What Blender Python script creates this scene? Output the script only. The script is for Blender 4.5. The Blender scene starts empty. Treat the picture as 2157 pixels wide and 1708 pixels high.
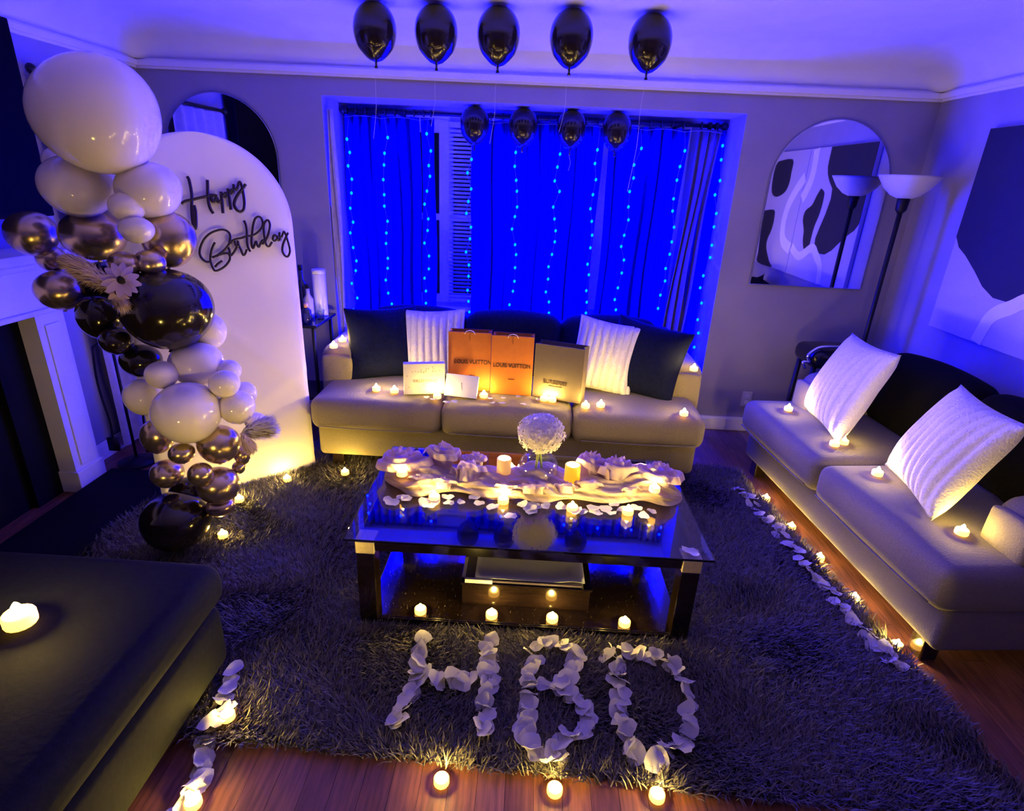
import bpy, bmesh, math, random
import numpy as np
from mathutils import Vector, Matrix, Euler
random.seed(7); rng = np.random.default_rng(11)
PI = math.pi
scn = bpy.context.scene
COL = scn.collection

# ---------------------------------------------------------------- camera
W, H = 2157, 1708
FPX, PITCH, ROLL, YAW, CAMH = 1198.3, 0.37784, 0.046016, -0.021371, 1.65
fw = np.array([math.sin(YAW)*math.cos(PITCH), math.cos(YAW)*math.cos(PITCH), -math.sin(PITCH)])
_rt = np.array([math.cos(YAW), -math.sin(YAW), 0.0]); _up = np.cross(_rt, fw)
rt = math.cos(ROLL)*_rt + math.sin(ROLL)*_up
up = -math.sin(ROLL)*_rt + math.cos(ROLL)*_up
cam_d = bpy.data.cameras.new('camera'); cam = bpy.data.objects.new('camera', cam_d); COL.objects.link(cam)
cam.matrix_world = Matrix(((rt[0], up[0], -fw[0], 0), (rt[1], up[1], -fw[1], 0), (rt[2], up[2], -fw[2], CAMH), (0, 0, 0, 1)))
cam_d.sensor_fit = 'HORIZONTAL'; cam_d.sensor_width = 36; cam_d.lens = FPX*36/W; cam_d.clip_start = 0.02
scn.camera = cam

# ---------------------------------------------------------------- world, exposure, light levels
wd = bpy.data.worlds.new('night'); scn.world = wd; wd.use_nodes = True
wd.node_tree.nodes['Background'].inputs[0].default_value = (0.01, 0.012, 0.03, 1)
wd.node_tree.nodes['Background'].inputs[1].default_value = 0.2
scn.view_settings.view_transform = 'Standard'; scn.view_settings.look = 'None'
scn.view_settings.exposure = 0.0; scn.view_settings.gamma = 1.0
scn.view_settings.use_curve_mapping = False
scn.cycles.use_light_tree = True
scn.cycles.max_bounces = 8; scn.cycles.diffuse_bounces = 3; scn.cycles.glossy_bounces = 4
scn.cycles.transmission_bounces = 8; scn.cycles.transparent_max_bounces = 12
scn.cycles.sample_clamp_indirect = 4.0; scn.cycles.sample_clamp_direct = 0
scn.cycles.caustics_reflective = False; scn.cycles.caustics_refractive = False
scn.cycles.blur_glossy = 0.1; scn.cycles.adaptive_threshold = 0.015
LED_COL = (0.0, 0.00034, 1.0); LED_POWER = 1750.0        # fairy-light bulbs
FLAME_COL = (1.0, 0.67, 0.13); FLAME_POWER = 960.0       # tealight flames

# ---------------------------------------------------------------- measuring helper: a sight line of the fitted camera met with a real plane
def P(px, py, x=None, y=None, z=None):
    d = fw + (px - W/2)/FPX*rt - (py - H/2)/FPX*up
    o = np.array([0, 0, CAMH])
    if x is not None: t = (x - o[0])/d[0]
    elif y is not None: t = (y - o[1])/d[1]
    else: t = (z - o[2])/d[2]
    return Vector(o + d*t)
def depth(p): return float((np.array(p) - np.array([0, 0, CAMH])) @ fw)

# ---------------------------------------------------------------- materials
def mat(name, col, rough=0.6, metal=0.0, var=0.0, scale=20.0, bump=0.0, emit=None, estr=0.0, sheen=0.0, trans=0.0, ior=1.45, coat=0.0, sss=0.0, stretch=None, sample=True, spec=None):
    m = bpy.data.materials.new(name); m.use_nodes = True
    nt = m.node_tree; b = nt.nodes['Principled BSDF']
    b.inputs['Base Color'].default_value = (*col, 1); b.inputs['Roughness'].default_value = rough
    b.inputs['Metallic'].default_value = metal; b.inputs['IOR'].default_value = ior
    if spec is not None: b.inputs['Specular IOR Level'].default_value = spec
    if sheen: b.inputs['Sheen Weight'].default_value = sheen; b.inputs['Sheen Roughness'].default_value = 0.5
    if trans: b.inputs['Transmission Weight'].default_value = trans
    if coat: b.inputs['Coat Weight'].default_value = coat; b.inputs['Coat Roughness'].default_value = 0.08
    if sss: b.inputs['Subsurface Weight'].default_value = sss; b.inputs['Subsurface Radius'].default_value = (0.02, 0.015, 0.01)
    if var or bump:
        tc = nt.nodes.new('ShaderNodeTexCoord'); n = nt.nodes.new('ShaderNodeTexNoise')
        n.inputs['Scale'].default_value = scale; n.inputs['Detail'].default_value = 4
        src = tc.outputs['Object']
        if stretch:
            mp = nt.nodes.new('ShaderNodeMapping'); mp.inputs['Scale'].default_value = stretch
            nt.links.new(src, mp.inputs[0]); src = mp.outputs[0]
        nt.links.new(src, n.inputs['Vector'])
        if var:
            r = nt.nodes.new('ShaderNodeValToRGB')
            r.color_ramp.elements[0].position = 0.3; r.color_ramp.elements[1].position = 0.7
            r.color_ramp.elements[0].color = (*[max(0, c*(1-var)) for c in col], 1)
            r.color_ramp.elements[1].color = (*[min(1, c*(1+var)) for c in col], 1)
            nt.links.new(n.outputs['Fac'], r.inputs[0]); nt.links.new(r.outputs[0], b.inputs['Base Color'])
        if bump:
            bp = nt.nodes.new('ShaderNodeBump'); bp.inputs['Strength'].default_value = bump; bp.inputs['Distance'].default_value = 0.01
            nt.links.new(n.outputs['Fac'], bp.inputs['Height']); nt.links.new(bp.outputs[0], b.inputs['Normal'])
    if emit:
        b.inputs['Emission Color'].default_value = (*emit, 1); b.inputs['Emission Strength'].default_value = estr
        if not sample: m.cycles.emission_sampling = 'NONE'
    return m
def emitter(name, col, strength):
    m = bpy.data.materials.new(name); m.use_nodes = True; nt = m.node_tree; nt.nodes.clear()
    e = nt.nodes.new('ShaderNodeEmission'); o = nt.nodes.new('ShaderNodeOutputMaterial')
    e.inputs[0].default_value = (*col, 1); e.inputs[1].default_value = strength
    nt.links.new(e.outputs[0], o.inputs[0]); return m
def cloth_thin(name, col, tl=0.5, col2=None):
    m = bpy.data.materials.new(name); m.use_nodes = True; nt = m.node_tree; nt.nodes.clear()
    d = nt.nodes.new('ShaderNodeBsdfDiffuse'); t = nt.nodes.new('ShaderNodeBsdfTranslucent')
    mx = nt.nodes.new('ShaderNodeMixShader'); o = nt.nodes.new('ShaderNodeOutputMaterial')
    d.inputs[0].default_value = (*col, 1); t.inputs[0].default_value = (*(col2 or col), 1); mx.inputs[0].default_value = tl
    nt.links.new(d.outputs[0], mx.inputs[1]); nt.links.new(t.outputs[0], mx.inputs[2]); nt.links.new(mx.outputs[0], o.inputs[0]); return m

M = {}
M['wall'] = mat('wall_paint', (0.30, 0.275, 0.335), 0.8, var=0.04, scale=6, bump=0.03)
M['white_paint'] = mat('white_paint', (0.78, 0.77, 0.76), 0.55, var=0.03, scale=8, bump=0.02)
M['trim'] = mat('trim_paint', (0.82, 0.80, 0.78), 0.4, var=0.02, scale=10)
M['plank'] = mat('oak_plank', (0.17, 0.062, 0.028), 0.46, var=0.45, scale=9, stretch=(9, 0.7, 1), bump=0.08)
M['plank2'] = mat('oak_plank_dark', (0.13, 0.045, 0.022), 0.46, var=0.45, scale=9, stretch=(9, 0.7, 1), bump=0.08)
M['plank3'] = mat('oak_plank_light', (0.21, 0.082, 0.036), 0.38, var=0.4, scale=9, stretch=(9, 0.7, 1), bump=0.08)
M['subfloor'] = mat('subfloor', (0.03, 0.02, 0.015), 0.9, var=0.2)
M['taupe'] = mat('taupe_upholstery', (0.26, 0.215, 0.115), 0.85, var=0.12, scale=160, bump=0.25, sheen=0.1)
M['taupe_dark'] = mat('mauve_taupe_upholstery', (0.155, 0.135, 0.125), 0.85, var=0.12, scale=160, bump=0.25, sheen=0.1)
M['navy'] = mat('navy_velvet', (0.004, 0.006, 0.030), 0.9, var=0.25, scale=60, bump=0.15, spec=0.12)
M['black_cloth'] = mat('black_cloth', (0.003, 0.003, 0.0045), 0.9, spec=0.1, var=0.2, scale=80, bump=0.15)
M['charcoal'] = mat('charcoal_green_leather', (0.0075, 0.0085, 0.006), 0.85, var=0.25, scale=60, bump=0.12, spec=0.15)
M['fleece'] = mat('white_fleece', (0.80, 0.77, 0.74), 0.95, var=0.08, scale=120, bump=0.55, sheen=0.4)
M['espresso'] = mat('espresso_wood', (0.010, 0.0055, 0.004), 0.12, var=0.4, scale=12, stretch=(1, 8, 8), coat=1.0)
M['brass_cap'] = mat('pale_brass', (0.70, 0.60, 0.40), 0.38, metal=0.7, var=0.08, scale=60)
M['glass'] = mat('table_glass', (0.93, 0.97, 0.97), 0.0, trans=1.0, ior=1.78)
def thin_glass(name, tint, ior):
    m = bpy.data.materials.new(name); m.use_nodes = True; nt = m.node_tree; nt.nodes.clear()
    t = nt.nodes.new('ShaderNodeBsdfTransparent'); g = nt.nodes.new('ShaderNodeBsdfGlossy'); fr_ = nt.nodes.new('ShaderNodeFresnel')
    mx = nt.nodes.new('ShaderNodeMixShader'); o = nt.nodes.new('ShaderNodeOutputMaterial')
    t.inputs[0].default_value = (*tint, 1); g.inputs['Roughness'].default_value = 0.02
    ge = nt.nodes.new('ShaderNodeNewGeometry'); mr = nt.nodes.new('ShaderNodeMapRange'); mr.inputs[3].default_value = ior; mr.inputs[4].default_value = 1/ior
    nt.links.new(ge.outputs['Backfacing'], mr.inputs[0]); nt.links.new(mr.outputs[0], fr_.inputs[0])
    nt.links.new(fr_.outputs[0], mx.inputs[0]); nt.links.new(t.outputs[0], mx.inputs[1]); nt.links.new(g.outputs[0], mx.inputs[2]); nt.links.new(mx.outputs[0], o.inputs[0]); return m
M['vase_glass'] = thin_glass('vase_glass', (0.96, 0.97, 0.97), 1.45)
M['mirror'] = mat('mirror_silver', (0.86, 0.87, 0.88), 0.02, metal=1.0)
M['mirror_edge'] = mat('mirror_edge', (0.55, 0.56, 0.58), 0.2, metal=0.9)
M['latex_white'] = mat('white_latex', (0.82, 0.745, 0.65), 0.09, coat=0.3)
M['latex_black'] = mat('black_latex', (0.014, 0.010, 0.008), 0.14, coat=0.3, var=0.1, scale=3)
M['chrome_gold'] = mat('bronze_chrome_latex', (0.62, 0.47, 0.29), 0.24, metal=0.92, var=0.04, scale=4)
M['black_gloss'] = mat('black_gloss', (0.006, 0.006, 0.007), 0.12, var=0.1)
M['black_matte'] = mat('black_matte', (0.005, 0.005, 0.006), 0.8, var=0.1, spec=0.1)
M['tv_screen'] = mat('tv_screen', (0.002, 0.002, 0.003), 0.6, var=0.1, spec=0.04)
M['iron'] = mat('wrought_iron', (0.012, 0.012, 0.013), 0.5, metal=0.5, var=0.2, scale=30)
M['rug_base'] = mat('rug_backing', (0.022, 0.019, 0.020), 0.95, var=0.3, scale=30)
M['petal'] = cloth_thin('silk_petal', (0.66, 0.64, 0.65), 0.3)
def gathered(m):
    nt = m.node_tree; tc = nt.nodes.new('ShaderNodeTexCoord'); w = nt.nodes.new('ShaderNodeTexWave'); b = nt.nodes.new('ShaderNodeBump')
    w.inputs['Scale'].default_value = 11; w.inputs['Distortion'].default_value = 5; w.inputs['Detail'].default_value = 3; w.inputs['Detail Scale'].default_value = 1.4
    w.bands_direction = 'DIAGONAL'; b.inputs['Strength'].default_value = 0.35; b.inputs['Distance'].default_value = 0.010
    nt.links.new(tc.outputs['Object'], w.inputs['Vector']); nt.links.new(w.outputs['Fac'], b.inputs['Height'])
    for n in nt.nodes:
        if n.type in ('BSDF_DIFFUSE', 'BSDF_TRANSLUCENT'): nt.links.new(b.outputs[0], n.inputs['Normal'])
    return m
M['tulle'] = cloth_thin('blush_tulle', (0.70, 0.56, 0.53), 0.5, (0.80, 0.60, 0.52))
gathered(M['tulle'])
M['board'] = mat('white_spandex', (0.82, 0.76, 0.70), 0.75, var=0.02, scale=5, bump=0.02)
M['script'] = mat('plum_black_acrylic', (0.016, 0.006, 0.014), 0.3)
M['orange'] = mat('orange_paper', (0.52, 0.15, 0.014), 0.6, var=0.05, scale=30)
M['brown_paper'] = mat('taupe_paper', (0.135, 0.10, 0.07), 0.65, var=0.05, scale=30)
M['cream_box'] = mat('cream_card', (0.74, 0.70, 0.60), 0.55, var=0.03, scale=30)
M['white_card'] = mat('white_card', (0.78, 0.77, 0.78), 0.5, var=0.02, scale=30)
M['ink'] = mat('dark_brown_ink', (0.035, 0.014, 0.006), 0.6)
M['gold_ink'] = mat('gold_ink', (0.32, 0.24, 0.12), 0.5, metal=0.4)
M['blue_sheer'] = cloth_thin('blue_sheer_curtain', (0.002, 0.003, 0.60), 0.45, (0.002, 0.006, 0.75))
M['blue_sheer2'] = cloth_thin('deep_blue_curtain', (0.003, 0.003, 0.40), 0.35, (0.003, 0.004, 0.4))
M['violet_drape'] = mat('violet_drape', (0.07, 0.05, 0.10), 0.85, var=0.15, scale=30, sheen=0.2)
M['lilac_drape'] = mat('pale_drape', (0.42, 0.38, 0.42), 0.85, var=0.08, scale=30)
M['blind'] = mat('white_vinyl', (0.50, 0.50, 0.55), 0.5, var=0.03)
M['pane'] = thin_glass('window_pane', (0.9, 0.92, 0.95), 1.45)
M['led'] = emitter('blue_led', LED_COL, LED_POWER)
M['flame'] = emitter('warm_led_flame', FLAME_COL, FLAME_POWER)
M['tealight'] = mat('tealight_plastic', (0.85, 0.80, 0.65), 0.4, emit=(1.0, 0.46, 0.06), estr=4.5, var=0.03)
M['wax'] = mat('ivory_wax', (0.80, 0.62, 0.30), 0.5, emit=(1.0, 0.42, 0.05), estr=0.55, sample=False, var=0.04)
M['wax2'] = mat('amber_wax', (0.85, 0.50, 0.08), 0.5, emit=(1.0, 0.45, 0.0), estr=1.0, sample=False, var=0.04)
M['wire'] = mat('clear_wire', (0.10, 0.10, 0.14), 0.4, var=0.1)
M['ribbon'] = mat('white_ribbon', (0.75, 0.72, 0.75), 0.4, var=0.05)
M['lamp_bowl'] = mat('frosted_shade', (0.70, 0.68, 0.70), 0.4, var=0.03)
M['silver'] = mat('silver_scroll', (0.75, 0.76, 0.80), 0.22, metal=1.0, var=0.05)
M['canvas'] = mat('pale_canvas', (0.48, 0.44, 0.47), 0.8, var=0.03, scale=90, bump=0.1)
M['art_black'] = mat('art_black', (0.012, 0.011, 0.02), 0.7, var=0.1)
M['art_white'] = mat('art_white', (0.80, 0.78, 0.80), 0.7, var=0.03)
M['pampas'] = mat('pampas_fibre', (0.66, 0.50, 0.34), 0.9, var=0.15, scale=60)
M['lace'] = mat('bleached_fibre', (0.72, 0.66, 0.62), 0.9, var=0.1, scale=60)
M['daisy'] = cloth_thin('blush_petal', (0.62, 0.46, 0.42), 0.25)
M['seed'] = mat('seed_disc', (0.012, 0.008, 0.006), 0.8, bump=0.4, scale=300)
M['stem'] = mat('green_stem', (0.16, 0.20, 0.06), 0.5, var=0.2, scale=40)
M['hydrangea'] = cloth_thin('hydrangea_petal', (0.66, 0.61, 0.58), 0.3)
M['sheet'] = mat('grey_blue_sheet', (0.58, 0.62, 0.72), 0.55, var=0.04, scale=200)
M['bottle_dark'] = mat('dark_bottle', (0.02, 0.02, 0.03), 0.08, coat=0.5)
M['bottle_clear'] = thin_glass('clear_bottle', (0.85, 0.88, 0.92), 1.6)
M['peach'] = mat('peach_cap', (0.65, 0.36, 0.22), 0.4)
M['plate'] = mat('outlet_plate', (0.6, 0.58, 0.58), 0.4)

# ---------------------------------------------------------------- mesh helpers
def mesh(name, v, f, smooth=False):
    me = bpy.data.meshes.new(name); me.from_pydata([tuple(p) for p in v], [], f); me.update()
    if smooth: me.polygons.foreach_set('use_smooth', [True]*len(me.polygons))
    return me
def obj(name, me, m=None, parent=None, loc=(0, 0, 0), rot=(0, 0, 0), scale=None):
    if m is not None and len(me.materials) == 0: me.materials.append(m)
    o = bpy.data.objects.new(name, me); COL.objects.link(o)
    o.location = loc; o.rotation_euler = rot
    if scale is not None: o.scale = scale
    if parent is not None: o.parent = parent
    return o
def tag(o, label, cat, group=None, kind=None):
    if label: o['label'] = label
    if cat: o['category'] = cat
    if group: o['group'] = group
    if kind: o['kind'] = kind
    return o
def thing(name, label, cat, loc=(0, 0, 0), rot=(0, 0, 0), group=None):
    o = bpy.data.objects.new(name, None); COL.objects.link(o); o.empty_display_size = 0.05
    o.location = loc; o.rotation_euler = rot if not isinstance(rot, (int, float)) else (0, 0, rot)
    return tag(o, label, cat, group)
def struct(o): o['kind'] = 'structure'; return o
def dup(root, loc=None, rot=None, label=None, group=None):
    r = root.copy(); COL.objects.link(r)
    if loc is not None: r.location = loc
    if rot is not None: r.rotation_euler = rot
    if label: r['label'] = label
    if group: r['group'] = group
    for ch in list(root.children):
        c = ch.copy(); COL.objects.link(c); c.parent = r
        for g in list(ch.children):
            d = g.copy(); COL.objects.link(d); d.parent = c
    return r
class MB:
    def __init__(s): s.v = []; s.f = []
    def box(s, x0, x1, y0, y1, z0, z1):
        n = len(s.v); s.v += [(x, y, z) for z in (z0, z1) for y in (y0, y1) for x in (x0, x1)]
        s.f += [[n+a for a in q] for q in ((0, 2, 3, 1), (4, 5, 7, 6), (0, 1, 5, 4), (2, 6, 7, 3), (0, 4, 6, 2), (1, 3, 7, 5))]; return s
    def tube(s, pts, r, k=8, closed=False, r1=None):
        pts = [Vector(p) for p in pts]; n0 = len(s.v); N = len(pts); prev = None
        for i, p in enumerate(pts):
            t = (pts[(i+1) % N] - pts[i-1]) if closed else (pts[min(i+1, N-1)] - pts[max(i-1, 0)])
            t.normalize()
            if prev is None:
                a = Vector((0, 0, 1)) if abs(t.z) < 0.9 else Vector((1, 0, 0)); u = t.cross(a).normalized()
            else: u = (prev - t*prev.dot(t)).normalized()
            prev = u; w = t.cross(u)
            rr = r if r1 is None else r + (r1-r)*i/(N-1)
            if not isinstance(rr, (int, float)): rr = rr[i]
            for j in range(k):
                a = 2*PI*j/k; s.v.append(tuple(p + u*(rr*math.cos(a)) + w*(rr*math.sin(a))))
        M_ = N if closed else N-1
        for i in range(M_):
            for j in range(k):
                a, b = n0+i*k+j, n0+i*k+(j+1) % k; c, d = n0+((i+1) % N)*k+(j+1) % k, n0+((i+1) % N)*k+j
                s.f.append([a, b, c, d])
        if not closed:
            s.f.append([n0+j for j in range(k)][::-1]); s.f.append([n0+(N-1)*k+j for j in range(k)])
        return s
    def lathe(s, prof, k=20, c=(0, 0, 0)):
        n0 = len(s.v)
        for r, z in prof:
            for j in range(k):
                a = 2*PI*j/k; s.v.append((c[0]+r*math.cos(a), c[1]+r*math.sin(a), c[2]+z))
        for i in range(len(prof)-1):
            for j in range(k): s.f.append([n0+i*k+j, n0+i*k+(j+1) % k, n0+(i+1)*k+(j+1) % k, n0+(i+1)*k+j])
        if prof[0][0] > 1e-6: s.f.append([n0+j for j in range(k)][::-1])
        if prof[-1][0] > 1e-6: s.f.append([n0+(len(prof)-1)*k+j for j in range(k)])
        return s
    def mesh(s, name, smooth=False): return mesh(name, s.v, s.f, smooth)
def catmull(pts, n=6):
    pts = [Vector(p) for p in pts]; out = []
    for i in range(len(pts)-1):
        p0, p1, p2, p3 = pts[max(i-1, 0)], pts[i], pts[i+1], pts[min(i+2, len(pts)-1)]
        for k in range(n):
            t = k/n
            out.append(0.5*((2*p1)+(p2-p0)*t+(2*p0-5*p1+4*p2-p3)*t*t+(3*p1-p0-3*p2+p3)*t**3))
    out.append(pts[-1]); return out
def _axis(h, r, m):
    r = min(r, h*0.98); a = [h-r+r*math.sin(PI/2*i/4) for i in range(5)]
    inner = [(-1+2*i/m)*(h-r) for i in range(1, m)]
    return [-x for x in reversed(a)] + inner + a
def soft_box(name, sx, sy, sz, r=0.04, puff=0.02, m=8, lump=0.0, seed=0):
    """a rounded cushion block centred in x, y with its base at z=0; puffed faces"""
    hx, hy, hz = sx/2, sy/2, sz/2; X, Y, Z = _axis(hx, r, m), _axis(hy, r, m), _axis(hz, r, max(3, m//2))
    v = []; f = []; idx = {}
    rr = min(r, hx*.98, hy*.98, hz*.98)
    def vert(x, y, z):
        key = (round(x, 6), round(y, 6), round(z, 6))
        if key in idx: return idx[key]
        q = Vector((max(-(hx-rr), min(hx-rr, x)), max(-(hy-rr), min(hy-rr, y)), max(-(hz-rr), min(hz-rr, z))))
        d = Vector((x, y, z))-q
        p = q + d.normalized()*rr if d.length > 1e-9 else q
        u, w, t = p.x/hx, p.y/hy, p.z/hz
        p.z += puff*t*(1-u*u)*(1-w*w) ; p.x += puff*.6*u*(1-w*w)*(1-t*t); p.y += puff*.8*w*(1-u*u)*(1-t*t)
        if lump: p.z += lump*math.sin(7*p.x+seed)*math.cos(6*p.y+seed*2)*max(t, 0)
        p.z += hz; idx[key] = len(v); v.append(tuple(p)); return idx[key]
    def face(A, B, fn, flip):
        for i in range(len(A)-1):
            for j in range(len(B)-1):
                q = [fn(A[i], B[j]), fn(A[i+1], B[j]), fn(A[i+1], B[j+1]), fn(A[i], B[j+1])]
                q = list(dict.fromkeys(q))
                if len(q) > 2: f.append(q[::-1] if flip else q)
    face(X, Y, lambda a, b: vert(a, b, hz), False); face(X, Y, lambda a, b: vert(a, b, -hz), True)
    face(X, Z, lambda a, b: vert(a, -hy, b), False); face(X, Z, lambda a, b: vert(a, hy, b), True)
    face(Y, Z, lambda a, b: vert(hx, a, b), False); face(Y, Z, lambda a, b: vert(-hx, a, b), True)
    return mesh(name, v, f, True)
def pillow_mesh(name, w, h, t, ribs=0, n=26, rib_amp=0.016, nx=None):
    """square scatter pillow in the local x-z plane standing on z=0, thickness along y; ribs run along z"""
    nx = nx or n; v = []; f = []; idx = {}
    def vid(i, j, s):
        e = i in (0, nx) or j in (0, n); k = (i, j, 0 if e else s)
        if k in idx: return idx[k]
        u, q = -1+2*i/nx, -1+2*j/n
        x = u*w/2*(1-0.07*math.cos(q*PI/2)*abs(u)**2); z = q*h/2*(1-0.07*math.cos(u*PI/2)*abs(q)**2)
        th = t/2*(max(0, 1-abs(u)**2.4)**0.62)*(max(0, 1-abs(q)**2.4)**0.62)
        if ribs: th += rib_amp*(abs(math.sin(u*ribs*PI/2))**0.6-0.5)*min(1, th/(t*.12)) ; 
        th += 0.004*math.sin(5*u+3*q)*(1 if 0 < i < nx else 0)
        idx[k] = len(v); v.append((x, s*th if not e else 0, z+h/2)); return idx[k]
    for s in (-1, 1):
        for i in range(nx):
            for j in range(n):
                q = [vid(i, j, s), vid(i+1, j, s), vid(i+1, j+1, s), vid(i, j+1, s)]
                f.append(q if s < 0 else q[::-1])
    return mesh(name, v, f, True)
def grid_mesh(name, nu, nv, fn, smooth=True, closed_u=False):
    v = [tuple(fn(i/(nu), j/(nv))) for i in range(nu+(0 if closed_u else 1)) for j in range(nv+1)]
    f = []
    for i in range(nu):
        for j in range(nv):
            i2 = (i+1) % nu if closed_u else i+1
            f.append([i*(nv+1)+j, i2*(nv+1)+j, i2*(nv+1)+j+1, i*(nv+1)+j+1])
    return mesh(name, v, f, smooth)
def poly_prism(name, pts, axis_fn, t):
    """flat polygon pts (a, b) given thickness: axis_fn(a, b, h) -> xyz"""
    n = len(pts); v = [axis_fn(a, b, 0) for a, b in pts]+[axis_fn(a, b, t) for a, b in pts]
    f = [list(range(n))[::-1], list(range(n, 2*n))]+[[i, (i+1) % n, n+(i+1) % n, n+i] for i in range(n)]
    me = mesh(name, v, f); bm = bmesh.new(); bm.from_mesh(me); bmesh.ops.recalc_face_normals(bm, faces=bm.faces); bm.to_mesh(me); bm.free(); return me
def box_mesh(name, x0, x1, y0, y1, z0, z1, bev=0.0, seg=2):
    me = MB().box(x0, x1, y0, y1, z0, z1).mesh(name)
    if bev:
        bm = bmesh.new(); bm.from_mesh(me)
        bmesh.ops.bevel(bm, geom=list(bm.edges), offset=bev, segments=seg, affect='EDGES', profile=0.5)
        bm.to_mesh(me); bm.free()
    return me
def text(body, m, parent, loc, rot, size, xs=1.0, ext=0.0006, name='lettering', align='CENTER', bold=0.0):
    c = bpy.data.curves.new(name, 'FONT'); c.body = body; c.size = size; c.align_x = align; c.align_y = 'CENTER'; c.extrude = ext; c.offset = bold
    c.materials.append(m); o = bpy.data.objects.new(name, c); COL.objects.link(o)
    bpy.context.view_layer.update(); me_ = bpy.data.meshes.new_from_object(o.evaluated_get(bpy.context.evaluated_depsgraph_get()))
    bpy.data.objects.remove(o); me_.name = name
    return obj(name, me_, m, parent, loc, rot, (xs, 1, 1))

# ================================================================ ROOM SHELL
YB, XL, XR, YF = 3.917, -2.483, 2.393, -3.4
ZL, ZC = 2.237, 2.43          # top of wall / flat ceiling
AX0, AX1, AY, AZ = -1.345, 1.262, 4.50, 2.08      # window bay
T = 0.1
floor = struct(obj('floor', MB().box(XL-T, XR+T, YF-T, AY+T, -0.12, -0.012).mesh('floor'), M['subfloor']))
pw = 0.083; k = 0; x = XL
while x < XR-0.001:
    x1 = min(x+pw, XR); y = YF; joints = sorted([random.uniform(-1.6, -0.6), random.uniform(0.2, 1.0), random.uniform(1.5, 2.3), random.uniform(3.0, 3.6)])
    inbay = x > AX0+.01 and x1 < AX1
    ends = [YF]+joints+[(AY if inbay else YB)]
    for a, b in zip(ends[:-1], ends[1:]):
        me = MB().box(x+0.0006, x1-0.0006, a+0.0006, b-0.0006, -0.012, random.uniform(-0.0006, 0)).mesh('plank')
        obj('plank', me, M[random.choice(['plank', 'plank', 'plank2', 'plank3'])], floor)
    x = x1; k += 1
mb = MB(); mb.box(XL-T, AX0, YB, AY+T, 0, ZC+.1); mb.box(AX1, XR+T, YB, AY+T, 0, ZC+.1); mb.box(AX0, AX1, YB, AY+T, AZ, ZC+.1)
struct(obj('wall_back', mb.mesh('wall_back'), M['wall']))
WX0, WX1, WZ0, WZ1 = -1.08, 1.02, 0.72, 2.0
mb = MB(); mb.box(AX0, WX0, AY, AY+T, 0, AZ); mb.box(WX1, AX1, AY, AY+T, 0, AZ); mb.box(WX0, WX1, AY, AY+T, 0, WZ0); mb.box(WX0, WX1, AY, AY+T, WZ1, AZ)
struct(obj('wall_bay', mb.mesh('wall_bay'), M['wall']))
struct(obj('wall_left', MB().box(XL-T, XL, YF-T, YB, 0, ZC+.1).mesh('wall_left'), M['wall']))
struct(obj('wall_right', MB().box(XR, XR+T, YF-T, YB, 0, ZC+.1).mesh('wall_right'), M['wall']))
struct(obj('wall_front', MB().box(XL, XR, YF-T, YF, 0, ZC+.1).mesh('wall_front'), M['wall']))
# coved ceiling: concentric rounded rectangles climbing from the wall lip to the flat ceiling
v = []; f = []; rings = []
CR = 0.27
for i in range(11):
    a = PI/2*i/10; d = CR*(1-math.cos(a)); z = ZL+(ZC-ZL)*math.sin(a)
    rings.append((d, z))
NR = 48
def ring_pts(d):
    r = 0.14+d*0.2; x0, x1, y0, y1 = XL+d, XR-d, YF+d, YB-d; out = []
    for cx, cy, a0 in ((x1-r, y1-r, 0), (x0+r, y1-r, 90), (x0+r, y0+r, 180), (x1-r, y0+r, 270)):
        for j in range(12):
            a = math.radians(a0+90*j/11); out.append((cx+r*math.cos(a), cy+r*math.sin(a)))
    return out
v += [(x, y, ZL) for x, y in ring_pts(-0.06)]
for d, z in rings: v += [(x, y, z) for x, y in ring_pts(d)]
for i in range(len(rings)):
    for j in range(NR): f.append([i*NR+j, (i+1)*NR+j, (i+1)*NR+(j+1) % NR, i*NR+(j+1) % NR])
f.append([len(rings)*NR+j for j in range(NR)])
cme = mesh('ceiling', v, f); bm = bmesh.new(); bm.from_mesh(cme); bmesh.ops.recalc_face_normals(bm, faces=bm.faces); bm.to_mesh(cme); bm.free()
for p_ in cme.polygons: p_.use_smooth = len(p_.vertices) == 4
struct(obj('ceiling', cme, M['white_paint']))
# picture-rail lip under the cove
def rail(name, x0, x1, y0, y1, ax, s):
    mb = MB()
    for off, z0, z1 in ((0.030, ZL-0.038, ZL-0.008), (0.018, ZL-0.052, ZL-0.038), (0.016, ZL-0.008, ZL+0.004)):
        if ax == 'y': mb.box(x0, x1, min(y0, y0+s*off), max(y0, y0+s*off), z0, z1)
        else: mb.box(min(x0, x0+s*off), max(x0, x0+s*off), y0, y1, z0, z1)
    return struct(obj(name, mb.mesh(name), M['trim']))
rail('trim_1', XL, XR, YB, YB, 'y', -1); rail('trim_2', XL, XL, YF, YB-.03, 'x', 1); rail('trim_3', XR, XR, YF, YB-.03, 'x', -1)
def base(name, x0, x1, y0, y1):
    mb = MB().box(x0, x1, y0, y1, 0, 0.085); 
    if x1-x0 > y1-y0: mb.box(x0, x1, y0+.006, y1, .085, .1)
    else: mb.box(x0+.003, x1-.003, y0, y1, .085, .1)
    struct(obj(name, mb.mesh(name), M['trim']))
base('baseboard_back', AX1, XR-.016, YB-0.016, YB); base('baseboard_back_left', XL+.016, AX0, YB-0.016, YB)
base('baseboard_right', XR-0.016, XR, YF, YB); base('baseboard_left', XL, XL+0.016, 2.80, YB)

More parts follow.
